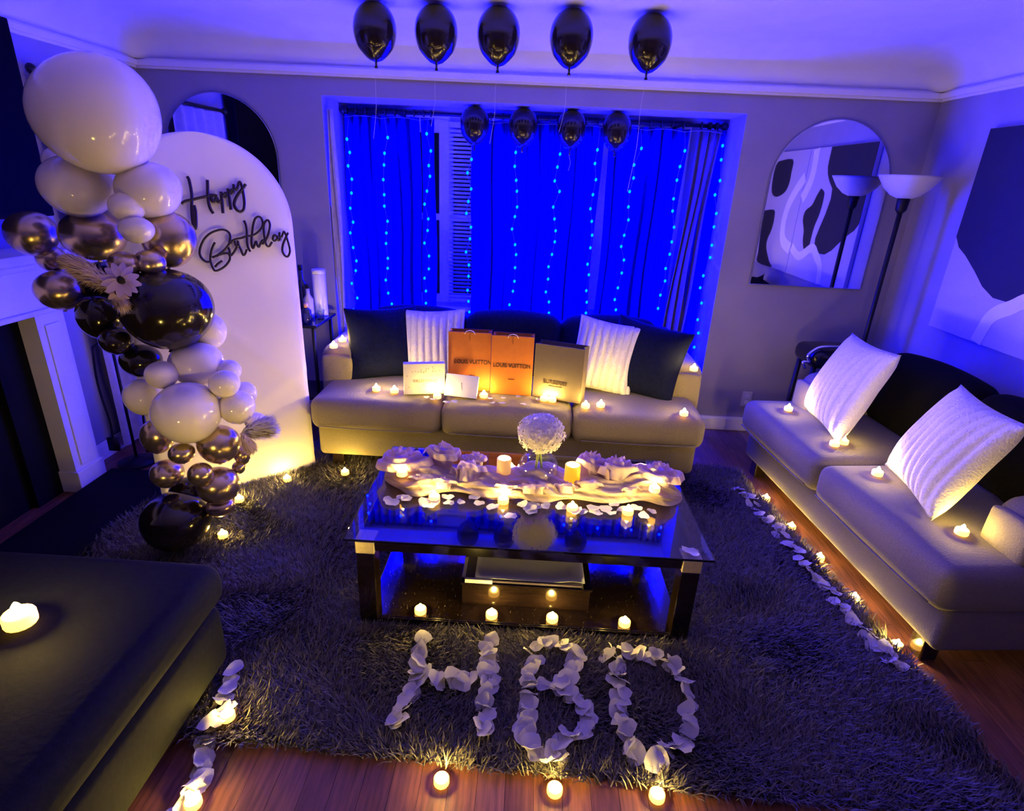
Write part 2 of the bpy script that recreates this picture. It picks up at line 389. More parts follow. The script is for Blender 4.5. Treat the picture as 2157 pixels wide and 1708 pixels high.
# ---------------------------------------------------------------- window in the bay
win = struct(obj('window_1', (lambda mb: (mb.box(WX0-.06, WX1+.06, AY-.02, AY, WZ1, WZ1+.06), mb.box(WX0-.06, WX0, AY-.02, AY, WZ0-.04, WZ1), mb.box(WX1, WX1+.06, AY-.02, AY, WZ0-.04, WZ1), mb.box(WX0-.08, WX1+.08, AY-.05, AY, WZ0-.06, WZ0-.03), mb)[-1])(MB()).mesh('window_casing'), M['trim']))
sx = [WX0, -0.66, 0.50, WX1]
for a, b in zip(sx[:-1], sx[1:]):
    mb = MB(); mb.box(a, a+.05, AY, AY+.05, WZ0, WZ1); mb.box(b-.05, b, AY, AY+.05, WZ0, WZ1); mb.box(a+.05, b-.05, AY, AY+.05, WZ0, WZ0+.06); mb.box(a+.05, b-.05, AY, AY+.05, WZ1-.06, WZ1)
    mb.box(a+.05, b-.05, AY+.005, AY+.045, 1.34, 1.385)
    obj('sash', mb.mesh('sash'), M['trim'], win)
    obj('pane', MB().box(a+.05, b-.05, AY+.02, AY+.026, WZ0+.06, WZ1-.06).mesh('pane'), M['pane'], win)
bl = thing('window_blind', 'white slatted blind glimpsed in the gap between the curtain panels', 'blind', (-0.545, AY-.045, 0.74))
sl = MB().box(-.085, .085, -.012, .012, -.001, .0015).mesh('slat')
for i in range(44): obj('slat', sl, M['blind'], bl, (0, 0, 0.03+i*0.0275), (math.radians(-38), 0, 0))
obj('headrail', box_mesh('headrail', -.09, .09, -.02, .02, 1.235, 1.27, .004), M['blind'], bl)
obj('bottom_rail', box_mesh('bottom_rail', -.088, .088, -.012, .012, 0, .016, .003), M['blind'], bl)
# curtain rod, panels
rod = thing('curtain_rod', 'black curtain rod with ball finials along the top of the window bay', 'curtain rod', (0, 4.24, 2.035))
obj('rod', MB().tube([(AX0+.03, 0, 0), (AX1-.03, 0, 0)], .012, 10).mesh('rod', True), M['iron'], rod)
for s in (AX0+.028, AX1-.028):
    obj('finial', MB().lathe([(.0, -.026), (.014, -.022), (.024, -.008), (.026, .004), (.019, .018), (.0, .026)], 12).mesh('finial', True), M['iron'], rod, (s, 0, 0), (0, PI/2, 0))
for s in (-.95, .0, .95): obj('bracket', MB().box(-.008, .008, 0, .25, -.008, .008).box(-.02, .02, .245, .25, -.03, .03).mesh('bracket'), M['iron'], rod, (s, 0, 0.0))
def curtain(label, x0, x1, y, m, folds, amp, z0=0.03, z1=2.01, xb0=None, xb1=None, seed=0):
    xb0 = x0 if xb0 is None else xb0; xb1 = x1 if xb1 is None else xb1
    c = thing('curtain', label, 'curtain', (0, y, 0))
    def fn(u, q):
        z = z1+(z0-z1)*q; a = x0+(x1-x0)*u; b = xb0+(xb1-xb0)*u
        xx = a+(b-a)*q + 0.008*math.sin(9*q+seed+4*u)
        ph = u*folds*2*PI+seed+0.35*math.sin(3*q+seed)
        return (xx, amp*math.sin(ph)*(0.75+0.25*q)+0.3*amp*math.sin(2.3*ph+1), z)
    me = grid_mesh('panel', int(folds*12), 18, fn); o = obj('panel', me, m, c)
    md = o.modifiers.new('thick', 'SOLIDIFY'); md.thickness = 0.002
    g = MB().tube([(0, .02*math.cos(a), .02*math.sin(a)) for a in [2*PI*i/14 for i in range(14)]], .004, 6, closed=True).mesh('grommet', True)
    for i in range(int(folds)):
        obj('grommet', g, M['iron'], c, (x0+(x1-x0)*(i+.5)/int(folds), 4.24-y, 2.035))
    return c
curtain('pale lilac drape edge bunched at the far left of the window bay', -1.340, -1.285, 3.94, M['lilac_drape'], 2, .012, seed=1)
curtain('sheer blue curtain panel left of the exposed white window sash', -1.325, -0.805, 4.24, M['blue_sheer'], 8, .028, seed=2)
curtain('sheer blue curtain panel hanging just right of the exposed window blind', -0.44, 0.44, 4.24, M['blue_sheer'], 11, .028, seed=3)
curtain('sheer blue curtain panel right of the bright vertical sash strip', 0.49, 1.0, 4.24, M['blue_sheer'], 7, .030, seed=4)
curtain('dark violet drape bunched at the right end of the window bay', 1.06, 1.20, 4.20, M['violet_drape'], 3, .025, xb0=.98, xb1=1.12, seed=5)
curtain('narrow blue sheer strip beside the white window sash', -0.795, -0.70, 4.26, M['blue_sheer'], 2, .02, seed=6)

curtain('added blue sheer panel standing in for blue light on the right side of the bay', 1.12, 1.255, 4.22, M['blue_sheer'], 3, .02, seed=7)  # added panel: its blue cloth stands in for LED light on the reveal wall

# ---------------------------------------------------------------- fairy-light curtain
fl = thing('fairy_light_curtain', 'blue fairy lights hanging in ten strands in front of the window curtains', 'string lights', (0, 4.12, 0))
hdr = [(AX0+.06+(AX1-AX0-.12)*i/40, .02, 1.985+.012*abs(math.sin(i*PI/4))) for i in range(41)]
obj('header_wire', MB().tube(hdr, .0018, 5).mesh('header_wire', True), M['wire'], fl)
bm = bmesh.new(); bmesh.ops.create_icosphere(bm, subdivisions=1, radius=0.0098); bulb = bpy.data.meshes.new('bulb'); bm.to_mesh(bulb); bm.free()
bulb.polygons.foreach_set('use_smooth', [True]*len(bulb.polygons)); bulb.materials.append(M['led'])
strands = [(735, 290, 748, 650, 14), (810, 293, 820, 640, 14), (901, 285, 898, 640, 14), (989, 338, 985, 657, 13), (1091, 318, 1076, 640, 13),
           (1180, 322, 1150, 660, 14), (1261, 312, 1232, 662, 13), (1347, 316, 1294, 655, 13), (1439, 318, 1388, 650, 12), (1530, 304, 1458, 757, 15)]
for (xa, ya, xb, yb, n) in strands:
    a = P(xa, ya, y=4.12); b = P(xb, yb, y=4.12); pts = []
    s = bpy.data.objects.new('strand', None)
    bl_pts = []
    for i in range(n):
        t = i/(n-1); p = a.lerp(b, t); bl_pts.append((p.x+random.uniform(-.022, .022), random.uniform(-.015, .015), p.z+random.uniform(-.012, .012)))
    wire = [(a.x, .02, 1.99)]+bl_pts
    so = obj('strand', MB().tube(wire, .0012, 4).mesh('strand'), M['wire'], fl)
    for p in bl_pts: obj('bulb', bulb, None, so, p, scale=(1, 1, 1.25))
# ================================================================ WALL PIECES
def arch_pts(w, h, n=28):
    r = w/2; return [(-r, 0), (r, 0)]+[(r*math.cos(PI*i/n), h-r+r*math.sin(PI*i/n)) for i in range(n+1)]
def arch_mirror(label, x0, x1, z0, z1):
    w, h = x1-x0, z1-z0
    o = thing('arch_mirror', label, 'mirror', ((x0+x1)/2, YB, z0))
    obj('mirror_glass', poly_prism('mirror_glass', arch_pts(w-.012, h-.012), lambda a, b, t: (a, -.012-t, b+.006), .006), M['mirror'], o)
    pts = arch_pts(w, h); obj('backing', poly_prism('backing', pts, lambda a, b, t: (a, -t, b), .0125), M['mirror_edge'], o)
    return o
arch_mirror('frameless arched wall mirror right of the window reflecting the abstract painting', 1.467, 2.204, 1.066, 2.073)
arch_mirror('dark arched wall mirror partly hidden behind the white birthday arch', -2.373, -1.650, 1.066, 2.073)
# abstract canvases on the right wall: drawn in wall coordinates (distance from the back wall side, height)
XA = XR-0.03
def mp(p):      # what the mirror shows, carried back to the wall it reflects
    d = fw + ((1500+p[0]/2.627) - W/2)/FPX*rt - ((150+p[1]/2.627) - H/2)/FPX*up
    t = XA/d[0]; return (2*YB-d[1]*t, CAMH+d[2]*t)
def canvas(label, y0, y1, z0, z1):
    o = thing('canvas_painting', label, 'painting', (XR-.003, (y0+y1)/2, z0))
    obj('canvas', box_mesh('canvas', -.03, 0, -(y1-y0)/2, (y1-y0)/2, 0, z1-z0, .003), M['canvas'], o)
    return o, (y0+y1)/2, z0
def shape(o, yc, z0, pts, m, name, t=.002):
    loop = catmull([(a, b, 0) for a, b in pts]+[(pts[0][0], pts[0][1], 0)], 3)[:-1] if m is not None else pts
    obj(name, poly_prism(name, [(p[0]-yc, p[1]-z0) for p in loop], lambda a, b, h: (-.03-h, a, b), t), m, o)
def stripe(o, yc, z0, line, wd_, m, name):
    c = catmull([(a, b, 0) for a, b in line], 5); L = []; R = []
    for i, p in enumerate(c):
        t = (c[min(i+1, len(c)-1)]-c[max(i-1, 0)]).normalized(); n = Vector((-t.y, t.x, 0))*wd_/2; L.append(p+n); R.append(p-n)
    obj(name, poly_prism(name, [(p.x-yc, p.y-z0) for p in L+R[::-1]], lambda a, b, h: (-.03-h, a, b), .003), m, o)
c1, yc1, z1_ = canvas('large pale abstract canvas with a big black shape, nearest the window wall', 2.345, 3.388, 0.955, 2.005)
blk = [(3.386, 2.003), (3.386, 1.46)]+[mp(p) for p in ((775, 880), (740, 905), (690, 950), (650, 990), (612, 1012), (575, 1005), (556, 970), (564, 920), (588, 860), (618, 790), (648, 705), (656, 650), (640, 608), (632, 570), (632, 530), (640, 490))]
blk.append((blk[-1][0], 2.003))
obj('black_shape', poly_prism('black_shape', [(a-yc1, b-z1_) for a, b in blk], lambda a, b, h: (-.03-h, a, b), .002), M['art_black'], c1)
shape(c1, yc1, z1_, [mp(p) for p in ((595, 648), (612, 670), (605, 720), (585, 790), (560, 850), (545, 900), (530, 960), (515, 995), (498, 975), (495, 930), (500, 880), (495, 820), (510, 770), (545, 740), (570, 690))], M['art_black'], 'black_leaf')
stripe(c1, yc1, z1_, [(2.45, 2.0), (2.47, 1.86), (2.46, 1.75), (2.41, 1.66), (2.36, 1.60)], .10, M['art_white'], 'white_stripe')
stripe(c1, yc1, z1_, [(2.36, 1.19), (2.55, 1.13), (2.75, 1.22), (2.86, 1.17), (2.96, 1.10), (3.0, .96)], .075, M['art_white'], 'white_stripe')
c2, yc2, z2_ = canvas('pale abstract canvas with black patches beside the big-shape canvas', 1.285, 2.335, 0.955, 2.005)
shape(c2, yc2, z2_, [mp(p) for p in ((362, 500), (440, 487), (432, 560), (420, 620), (395, 670), (350, 695), (325, 670), (330, 600), (345, 530))], M['art_black'], 'black_shape')
shape(c2, yc2, z2_, [(max(a, 1.29), max(b, .96)) for a, b in [mp(p) for p in ((285, 770), (335, 765), (340, 800), (325, 870), (300, 930), (295, 980), (310, 1050), (315, 1110), (235, 1105), (250, 1000), (265, 880))]], M['art_black'], 'black_shape')
stripe(c2, yc2, z2_, [(2.33, 1.78), (2.22, 1.68), (2.12, 1.56), (2.08, 1.44), (2.09, 1.32), (2.16, 1.22), (2.33, 1.17)], .10, M['art_white'], 'white_stripe')
# outlet
o = thing('wall_outlet', 'small pale outlet plate low on the back wall beside the loveseat', 'outlet', (1.612, YB, 0.245))
obj('cover_plate', box_mesh('cover_plate', -.035, .035, -.006, 0, -.057, .057, .002), M['plate'], o)
for s in (-.024, .024): obj('socket', box_mesh('socket', -.016, .016, -.009, -.005, s-.014, s+.014, .003), M['white_card'], o)
# tv and fireplace on the left wall
tv = thing('television', 'black flat television on the left wall above the mantel', 'television', (XL+.003, 2.15, 1.385))
obj('bezel', box_mesh('bezel', .04, .10, -.76, .745, 0, .835, .006), M['black_matte'], tv)
obj('screen', box_mesh('screen', .0995, .102, -.745, .73, .015, .82), M['tv_screen'], tv)
obj('wall_bracket', box_mesh('wall_bracket', 0, .04, -.2, .2, .25, .6), M['iron'], tv)
fp = thing('fireplace_surround', 'white fireplace surround with mantel shelf below the television', 'fireplace', (XL, 1.95, 0))
obj('mantel_shelf', box_mesh('mantel_shelf', 0, .24, -.86, .86, 1.20, 1.245, .006), M['trim'], fp)
obj('frieze', box_mesh('frieze', 0, .16, -.80, .80, .98, 1.165), M['trim'], fp)
obj('molding', box_mesh('molding', 0, .20, -.83, .83, 1.165, 1.20, .012), M['trim'], fp)
obj('molding', box_mesh('molding', 0, .175, -.81, .81, .955, .98, .006), M['trim'], fp)
for s in (-1, 1):
    l = obj('pilaster', box_mesh('pilaster', 0, .15, min(s*.62, s*.79), max(s*.62, s*.79), 0, .955), M['trim'], fp)
    obj('pilaster_panel', box_mesh('pilaster_panel', .15, .158, min(s*.66, s*.75), max(s*.66, s*.75), .14, .9, .004), M['trim'], l)
    obj('plinth', box_mesh('plinth', 0, .165, min(s*.61, s*.80), max(s*.61, s*.80), 0, .12, .004), M['trim'], l)
obj('firebox', MB().box(.0, .03, -.62, .62, 0, .955).mesh('firebox'), M['black_matte'], fp)
obj('slip', MB().box(.03, .06, -.62, -.45, 0, .955).box(.03, .06, .45, .62, 0, .955).box(.03, .06, -.45, .45, .7, .955).mesh('slip'), M['black_matte'], fp)
hs = tag(obj('shade_slab', box_mesh('shade_slab', 0, .46, -.41, .84, 0, .03, .004), M['black_matte'], None, (XL+.165, 1.95, .0)), 'added black hearth slab standing in for shadow on the floor before the fireplace', 'hearth')  # added slab: its black colour stands in for the shadow on this floor
tl = thing('fire_tool_stand', 'black wrought-iron fire tool stand beside the fireplace leg', 'fire tools', (-2.26, 2.92, 0))
obj('base', MB().lathe([(.1, 0), (.1, .012), (.03, .03), (.012, .04)], 18).mesh('base', True), M['iron'], tl)
obj('pole', MB().tube([(0, 0, .03), (0, 0, .80)], .008, 8).mesh('pole', True), M['iron'], tl)
obj('loop_handle', MB().tube([(.035*math.sin(a), 0, .835-.035*math.cos(a)) for a in [2*PI*i/16 for i in range(16)]], .006, 6, closed=True).mesh('loop_handle', True), M['iron'], tl)
obj('crossarm', MB().tube([(-.11, 0, .70), (-.06, 0, .735), (0, 0, .72), (.06, 0, .735), (.11, 0, .70)], .006, 6).mesh('crossarm', True), M['iron'], tl)
for s in (-.11, .11):
    obj('tool', MB().tube(catmull([(s, 0, .70), (s*1.1, -.01, .5), (s*.9, -.015, .25), (s*1.05, -.012, .10)]), .006, 6).box(s-.03, s+.03, -.02, -.004, .08, .16).mesh('tool', True), M['iron'], tl)
# left wall curtain by the corner
lr = thing('wall_curtain', 'pale curtain with dark rod end on the left wall beside the television', 'curtain', (XL, 3.30, 0))
obj('rod', MB().tube([(.07, -.29, 2.04), (.07, .4, 2.04)], .012, 8).mesh('rod', True), M['iron'], lr)
obj('finial', MB().lathe([(0, -.025), (.022, -.01), (.024, .006), (0, .024)], 10).mesh('finial', True), M['iron'], lr, (.07, -.30, 2.04), (PI/2, 0, 0))
obj('panel', grid_mesh('panel', 40, 10, lambda u, q: (.07+.02*math.sin(u*30), -.26+.62*u, 2.02-1.98*q)), M['lilac_drape'], lr)

# ================================================================ RUG
corners = [(-1.95, 1.27), (1.55, 1.125), (1.335, 3.20), (-1.86, 3.25)]       # FL FR BR BL
def rugxy(U, V):
    c = np.array(corners); return (c[0][None]*((1-U)*(1-V))[:, None]+c[1][None]*(U*(1-V))[:, None]+c[2][None]*(U*V)[:, None]+c[3][None]*((1-U)*V)[:, None])
rug = tag(obj('shag_rug', mesh('shag_rug', [(*p, z) for z in (0.001, .012) for p in corners], [[3, 2, 1, 0], [4, 5, 6, 7], [0, 1, 5, 4], [1, 2, 6, 5], [2, 3, 7, 6], [3, 0, 4, 7]]), M['rug_base']), 'dark charcoal shag rug covering most of the wooden floor', 'rug')
NB = 210000
U, V = rng.random(NB), rng.random(NB)
U = np.clip(U*1.012-.006, -.004, 1.004); V = V*1.02-.010; root = rugxy(U, V); root += rng.normal(0, .006, root.shape)
# skip what stands under the sofas and the left chair
L = rng.uniform(.035, .062, NB); wid = rng.uniform(.0012, .0026, NB)
cl = np.sin(root[:, 0]*9+2*np.sin(root[:, 1]*5))+np.cos(root[:, 1]*11+root[:, 0]*3)
az = rng.uniform(0, 2*PI, NB)*0.55 + cl*1.3 - 1.2; lean = rng.uniform(.45, 1.25, NB)
dx, dy = np.cos(az), np.sin(az); px_, py_ = -dy, dx
z0 = np.full(NB, .010)
def lvl(s, bend): 
    h = L*s*np.cos(lean*bend); r = L*s*np.sin(lean*bend); return np.stack([root[:, 0]+dx*r, root[:, 1]+dy*r, z0+h], 1)
mid, tip = lvl(.55, .75), lvl(1, 1.0); sd = np.stack([px_*wid, py_*wid, np.zeros(NB)], 1); base_ = np.stack([root[:, 0], root[:, 1], z0], 1)
VV = np.stack([base_-sd, base_+sd, mid-sd, mid+sd, tip], 1).reshape(-1, 3)
o5 = (np.arange(NB)*5)[:, None]
F4 = o5+np.array([[0, 1, 3, 2]]); F3 = o5+np.array([[2, 3, 4]])
me = bpy.data.meshes.new('pile'); me.vertices.add(len(VV)); me.vertices.foreach_set('co', VV.ravel())
loops = np.concatenate([F4, F3], 1).ravel(); me.loops.add(len(loops)); me.loops.foreach_set('vertex_index', loops.astype(np.int32))
ls = (np.arange(NB)[:, None]*7+np.array([[0, 4]])).ravel(); me.polygons.add(2*NB)
me.polygons.foreach_set('loop_start', ls.astype(np.int32))
me.polygons.foreach_set('loop_total', np.tile([4, 3], NB).astype(np.int32)); me.update(calc_edges=True)
at_ = me.attributes.new('tone', 'FLOAT', 'POINT'); tone = np.repeat(np.clip(rng.normal(.45, .22, NB), 0, 1), 5); at_.data.foreach_set('value', tone.astype(np.float32))
m = bpy.data.materials.new('shag_yarn'); m.use_nodes = True; nt = m.node_tree; b = nt.nodes['Principled BSDF']; b.inputs['Roughness'].default_value = 0.6
an = nt.nodes.new('ShaderNodeAttribute'); an.attribute_name = 'tone'; rp = nt.nodes.new('ShaderNodeValToRGB')
rp.color_ramp.elements[0].color = (.026, .023, .025, 1); rp.color_ramp.elements[1].color = (.19, .17, .16, 1)
nt.links.new(an.outputs['Fac'], rp.inputs[0]); nt.links.new(rp.outputs[0], b.inputs['Base Color'])
po = obj('pile', me, m, rug); po['kind'] = 'stuff'

# ================================================================ SOFAS
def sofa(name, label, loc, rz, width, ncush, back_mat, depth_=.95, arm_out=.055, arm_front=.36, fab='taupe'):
    s = thing(name, label, 'sofa', loc, rz); w = width; aw = .23
    # local: x along the front, y from the front edge (0) to the back, z up
    obj('base_rail', soft_box('base_rail', w-.04, depth_-.10, .20, .03, .004, 8), M[fab], s, (0, depth_/2+.01, .10))
    cw = w/ncush
    for i in range(ncush):
        x = -w/2+cw*(i+.5)
        o = obj('seat_cushion', soft_box('seat_cushion', cw-.006, .70, .185, .055, .016, 9, .004, i), M[fab], s, (x, .345, .285))
        # piping round the front face
        pts = [(-cw/2+.02, -.335, .03), (cw/2-.02, -.335, .03)]
        obj('piping', MB().tube([(-cw/2+.05+(cw-.1)*j/10, -.353-.012*math.sin(PI*j/10), .028) for j in range(11)], .004, 6).mesh('piping', True), M[fab], o)
    for sd_ in (-1, 1):
        a = obj('armrest', soft_box('armrest', aw, .60, .40, .085, .012, 6), M[fab], s, (sd_*(w/2-aw/2+arm_out), arm_front+.30, .27))
        obj('arm_panel', soft_box('arm_panel', aw-.05, .03, .33, .06, .01, 6), M[fab], a, (0, -.302, .015))
        obj('leg', box_mesh('leg', -.035, .035, -.035, .035, 0, .115, .006), M['espresso'], s, (sd_*(w/2-.12), .12, 0))
        obj('leg', box_mesh('leg', -.035, .035, -.035, .035, 0, .115, .006), M['espresso'], s, (sd_*(w/2-.12), depth_-.10, 0))
    obj('back_frame', soft_box('back_frame', w-.1, .20, .52, .06, .01, 8), M[fab] if back_mat is None else back_mat, s, (0, depth_-.09, .25))
    bw = (w-2*aw+.08)/ncush
    for i in range(ncush):
        x = -(w-2*aw+.08)/2+bw*(i+.5)
        obj('back_cushion', soft_box('back_cushion', bw-.008, .20, .40, .075, .03, 8), back_mat, s, (x, depth_-.27, .445), (math.radians(-9), 0, 0))
    return s
SOFA_Y = 2.90
sofa('sofa', 'taupe three-seat sofa with navy back cushions under the blue window', (-.09, SOFA_Y, 0), 0, 2.22, 3, M['navy'])
LSR = math.radians(-85.2)
ls_front = Vector((1.42, 2.475, 0))
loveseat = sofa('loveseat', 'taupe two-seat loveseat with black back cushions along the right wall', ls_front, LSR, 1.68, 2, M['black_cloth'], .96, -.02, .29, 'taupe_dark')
def LSP(u, d, z):      # point in the loveseat's own frame
    return Matrix.Translation(ls_front) @ Euler((0, 0, LSR)).to_matrix().to_4x4() @ Vector((u, d, z))
# dark chaise at the lower left
ch = thing('chaise', 'black upholstered chaise in the lower left corner holding one large candle', 'sofa', (-1.70, .55, 0))
obj('seat_cushion', soft_box('seat_cushion', 1.30, 1.93, .15, .06, .018, 10), M['charcoal'], ch, (.10, 0, .305))
obj('base', soft_box('base', 1.26, 1.88, .235, .035, .004, 8), M['charcoal'], ch, (.10, 0, .062))
for sx_ in (-.46, .62):
    for sy_ in (-.85, .85): obj('leg', box_mesh('leg', -.03, .03, -.03, .03, 0, .07, .005), M['espresso'], ch, (sx_, sy_, 0))
# pillows
def pillow(label, cat_mat, w, h, t, loc, rot, ribs=0, group=None):
    o = tag(obj('throw_pillow', pillow_mesh('throw_pillow', w, h, t, ribs, nx=(ribs*8 if ribs else 26)), cat_mat, None, loc, rot), label, 'pillow', group)
    return o
R_ = math.radians
pillow('white ribbed fleece pillow behind the small cream box on the sofa', M['fleece'], .40, .43, .15, (-.565, 3.34, .478), (R_(-20), R_(-3), R_(2)), 9)
pillow('white ribbed fleece pillow leaning behind the brown bag on the sofa', M['fleece'], .40, .44, .16, (.44, 3.27, .47), (R_(-18), R_(6), R_(-14)), 9)
pillow('navy pillow leaning in the left corner of the sofa', M['navy'], .44, .45, .18, (-.855, 3.30, .472), (R_(-24), R_(-2), R_(16)))
pillow('navy pillow leaning in the right corner of the sofa', M['navy'], .46, .45, .18, (.655, 3.24, .472), (R_(-22), R_(8), R_(-22)))
def ls_pillow(label, m, w, h, t, u, d, z, tilt, roll, yaw, ribs=0):
    p = LSP(u, d, z); return pillow(label, m, w, h, t, p, (R_(tilt), R_(roll), LSR+R_(yaw)), ribs)
ls_pillow('white ribbed fleece pillow on the far seat of the loveseat', M['fleece'], .63, .50, .17, -.435, .235, .478, -21, -4, -14, 10)
ls_pillow('white ribbed fleece pillow on the near seat of the loveseat', M['fleece'], .54, .47, .18, .285, .22, .480, -25, -2, -18, 10)
ls_pillow('black pillow standing behind the near white pillow on the loveseat', M['black_cloth'], .46, .44, .15, .30, .60, .47, -20, 20, 0)

# ================================================================ COFFEE TABLE
TZ = 0.41
ct = thing('coffee_table', 'dark wood coffee table with glass top and metal corner caps', 'table', (.0447, 2.111, 0))
gx0, gx1, gy0, gy1 = -.675, .675, -.39, .39
obj('glass_top', box_mesh('glass_top', gx0, gx1, gy0, gy1, TZ-.010, TZ, .002, 1), M['glass'], ct)
tx, ty = .632, .384
for sx_ in (-1, 1):
    for sy_ in (-1, 1):
        l = obj('leg', box_mesh('leg', -.034, .034, -.034, .034, 0, TZ-.064, .003), M['espresso'], ct, (sx_*(tx-.034), sy_*(ty-.034), 0))
        obj('corner_cap', box_mesh('corner_cap', -.0355, .0355, -.0355, .0355, TZ-.064, TZ-.0115, .003), M['brass_cap'], l)
for s in (-1, 1):
    obj('apron', box_mesh('apron', -tx+.07, tx-.07, -.012, .012, TZ-.052, TZ-.012, .002), M['espresso'], ct, (0, s*(ty-.016), 0))
    obj('apron', box_mesh('apron', -.012, .012, -ty+.07, ty-.07, TZ-.052, TZ-.012, .002), M['espresso'], ct, (s*(tx-.016), 0, 0))
obj('top_panel', box_mesh('top_panel', -tx+.03, tx-.03, -ty+.03, ty-.03, TZ-.038, TZ-.022), M['espresso'], ct)
SZ = .055
obj('shelf', box_mesh('shelf', -tx+.02, tx-.02, -ty+.01, ty-.01, SZ-.022, SZ, .003), M['espresso'], ct)
for s in (-1, 1): obj('shelf_rail', box_mesh('shelf_rail', -tx+.03, tx-.03, s*(ty-.018)-.014, s*(ty-.018)+.014, .018, SZ-.004, .003), M['espresso'], ct)
bx = thing('wooden_box', 'dark wooden box on the lower shelf of the coffee table', 'box', (.05, 1.965, SZ))
obj('body', box_mesh('body', -.255, .255, -.135, .15, 0, .095, .003), M['espresso'], bx)
obj('lid', box_mesh('lid', -.26, .26, -.14, .155, .095, .108, .003), M['espresso'], bx)
alb = thing('photo_album', 'pale edged album lying under the grey sheet on the wooden box', 'album', (.035, 1.965, SZ+.108))
obj('cover', box_mesh('cover', -.235, .235, -.135, .14, 0, .014, .003), M['violet_drape'], alb)
obj('edge_band', MB().box(-.24, -.12, -.14, -.128, -.0, .017).box(-.24, -.228, -.14, .0, .0, .017).mesh('edge_band'), M['white_card'], alb)
tag(obj('paper_sheet', grid_mesh('paper_sheet', 20, 8, lambda u, q: (-.19+.435*u, -.13+.28*q, .022+.012*math.exp(-((u-.9)/.12)**2)*(1-q)-.006*u*(1-q))), M['sheet'], None, (.035, 1.965, SZ+.108)), 'grey-blue sheet lying on the wooden box inside the coffee table', 'paper').modifiers.new('t', 'SOLIDIFY').thickness = .0015

# ================================================================ CANDLES
tb = MB().lathe([(0, 0), (.0195, 0), (.0205, .002), (.0205, .016), (.0190, .0185), (.0145, .0195), (.0085, .0165), (.0, .0155)], 16).mesh('cup', True)
tf = MB().lathe([(.0, .0150), (.0062, .0185), (.0075, .0235), (.0062, .0290), (.0030, .0345), (.0, .0375)], 8).mesh('flame', True)
def tealight_proto(label, loc, group=None):
    t = thing('tealight', label, 'candle', loc, 0, group); obj('cup', tb, M['tealight'], t); obj('flame', tf, M['flame'], t); return t
TL = None
def tealight(p, label, rot=None, s=1.12):
    global TL
    rz = random.uniform(0, 6)
    if TL is None: TL = tealight_proto(label, p); o = TL
    else: o = dup(TL, p, rot or (0, 0, rz), label)
    o.location = p; o.scale = (s, s, s); return o
def on(px, py, z): p = P(px, py, z=z); p.z = z; return p
for i, (a, b, w_) in enumerate(((930, 1648, 'below the petal letter H'), (1168, 1668, 'below the petal letter B'), (1383, 1680, 'below the petal letter D'))):
    tealight(on(a, b, .001), f'lit tealight on the wood floor {w_}')
tealight(on(480, 1512, .035), 'lit tealight among petals on the rug edge by the black chaise')
tealight(on(408, 1695, .001), 'lit tealight on the wood floor among petals at the bottom left')
tealight(on(605, 1012, .03), 'lit tealight on the rug at the foot of the white arch')
tealight(on(727, 998, .035), 'lit tealight on the rug in front of the sofa left end')
tealight(on(505, 1055, .03), 'lit tealight on the rug between gold balloons and the white arch')
tealight(on(470, 1130, .03), 'lit tealight on the rug beside the big black bottom balloon')
tealight(P(45, 1312, z=.474), 'large lit candle on the black chaise seat', s=1.9)
zs = SZ+.001
for a, b, w_ in ((885, 1292, 'far left on the lower shelf of the coffee table'), (1035, 1303, 'left front of the wooden box on the table shelf'), (1163, 1312, 'right front of the wooden box on the table shelf'), (1315, 1316, 'far right on the lower shelf of the coffee table')):
    p = on(a, b, zs); p.y = min(max(p.y, 1.766), 1.80); tealight(p, f'lit tealight {w_}')
zt = TZ+.001
for a, b, w_, z in ((915, 1052, 'in front of the pale fabric roses, first from the left', zt), (1060, 1058, 'in front of the ivory pillar candle on the table', zt), (1205, 1074, 'in front of the amber pillar candle on the table', zt), (1322, 1081, 'on the glass table in front of the right fabric rose', zt), (847, 1000, 'inside the left big fabric rose on the table', TZ+.065), (1378, 1034, 'inside the right big fabric rose on the table', TZ+.065), (1334, 1004, 'behind the right big fabric rose on the table', zt), (1077, 992, 'between the ivory pillar candle and the glass vase', zt)):
    tealight(on(a, b, z), f'lit tealight {w_}')
SE = .487
for a, b, w_, z in ((703, 732, 'near the front of the left sofa arm', .672), (722, 720, 'at the back of the left sofa arm', .672), (793, 822, 'below the left navy pillow on the sofa seat', SE), (831, 826, 'just left of the cream box on the sofa seat', SE), (921, 838, 'between the cream box and the small white box', SE), (1019, 836, 'at the foot of the first orange bag', SE), (1146, 843, 'in front of the brown bag, left of its twin', SE), (1163, 845, 'in front of the brown bag, right of its twin', SE), (1233, 858, 'at the side of the brown bag on the sofa', SE), (1265, 856, 'below the right white pillow on the sofa', SE), (1440, 874, 'beside the right sofa arm on the seat', SE), (1461, 780, 'on top of the right sofa arm', .672)):
    tealight(on(a, b, z), f'lit tealight {w_}')
for a, b, w_, z in ((1660, 864, 'beside the far arm of the loveseat'[0:], SE), (1757, 938, 'under the far white pillow of the loveseat, left one', SE), (1776, 934, 'under the far white pillow of the loveseat, right one', SE), (1847, 1000, 'beside the near white pillow of the loveseat', SE), (2024, 1124, 'against the near arm of the loveseat', SE)):
    tealight(on(a, b, z), f'lit tealight {w_}')
for a, b, w_ in ((1600, 1052, 'farthest on the floor strip before the loveseat'), (1652, 1112, 'second from the window along the loveseat floor strip'), (1710, 1177, 'middle of five along the loveseat floor strip'), (1781, 1262, 'fourth from the window along the loveseat floor strip'), (1869, 1362, 'nearest on the floor strip before the loveseat')):
    tealight(on(a, b, .001) + Vector((.034, 0, 0)), f'lit tealight {w_}')
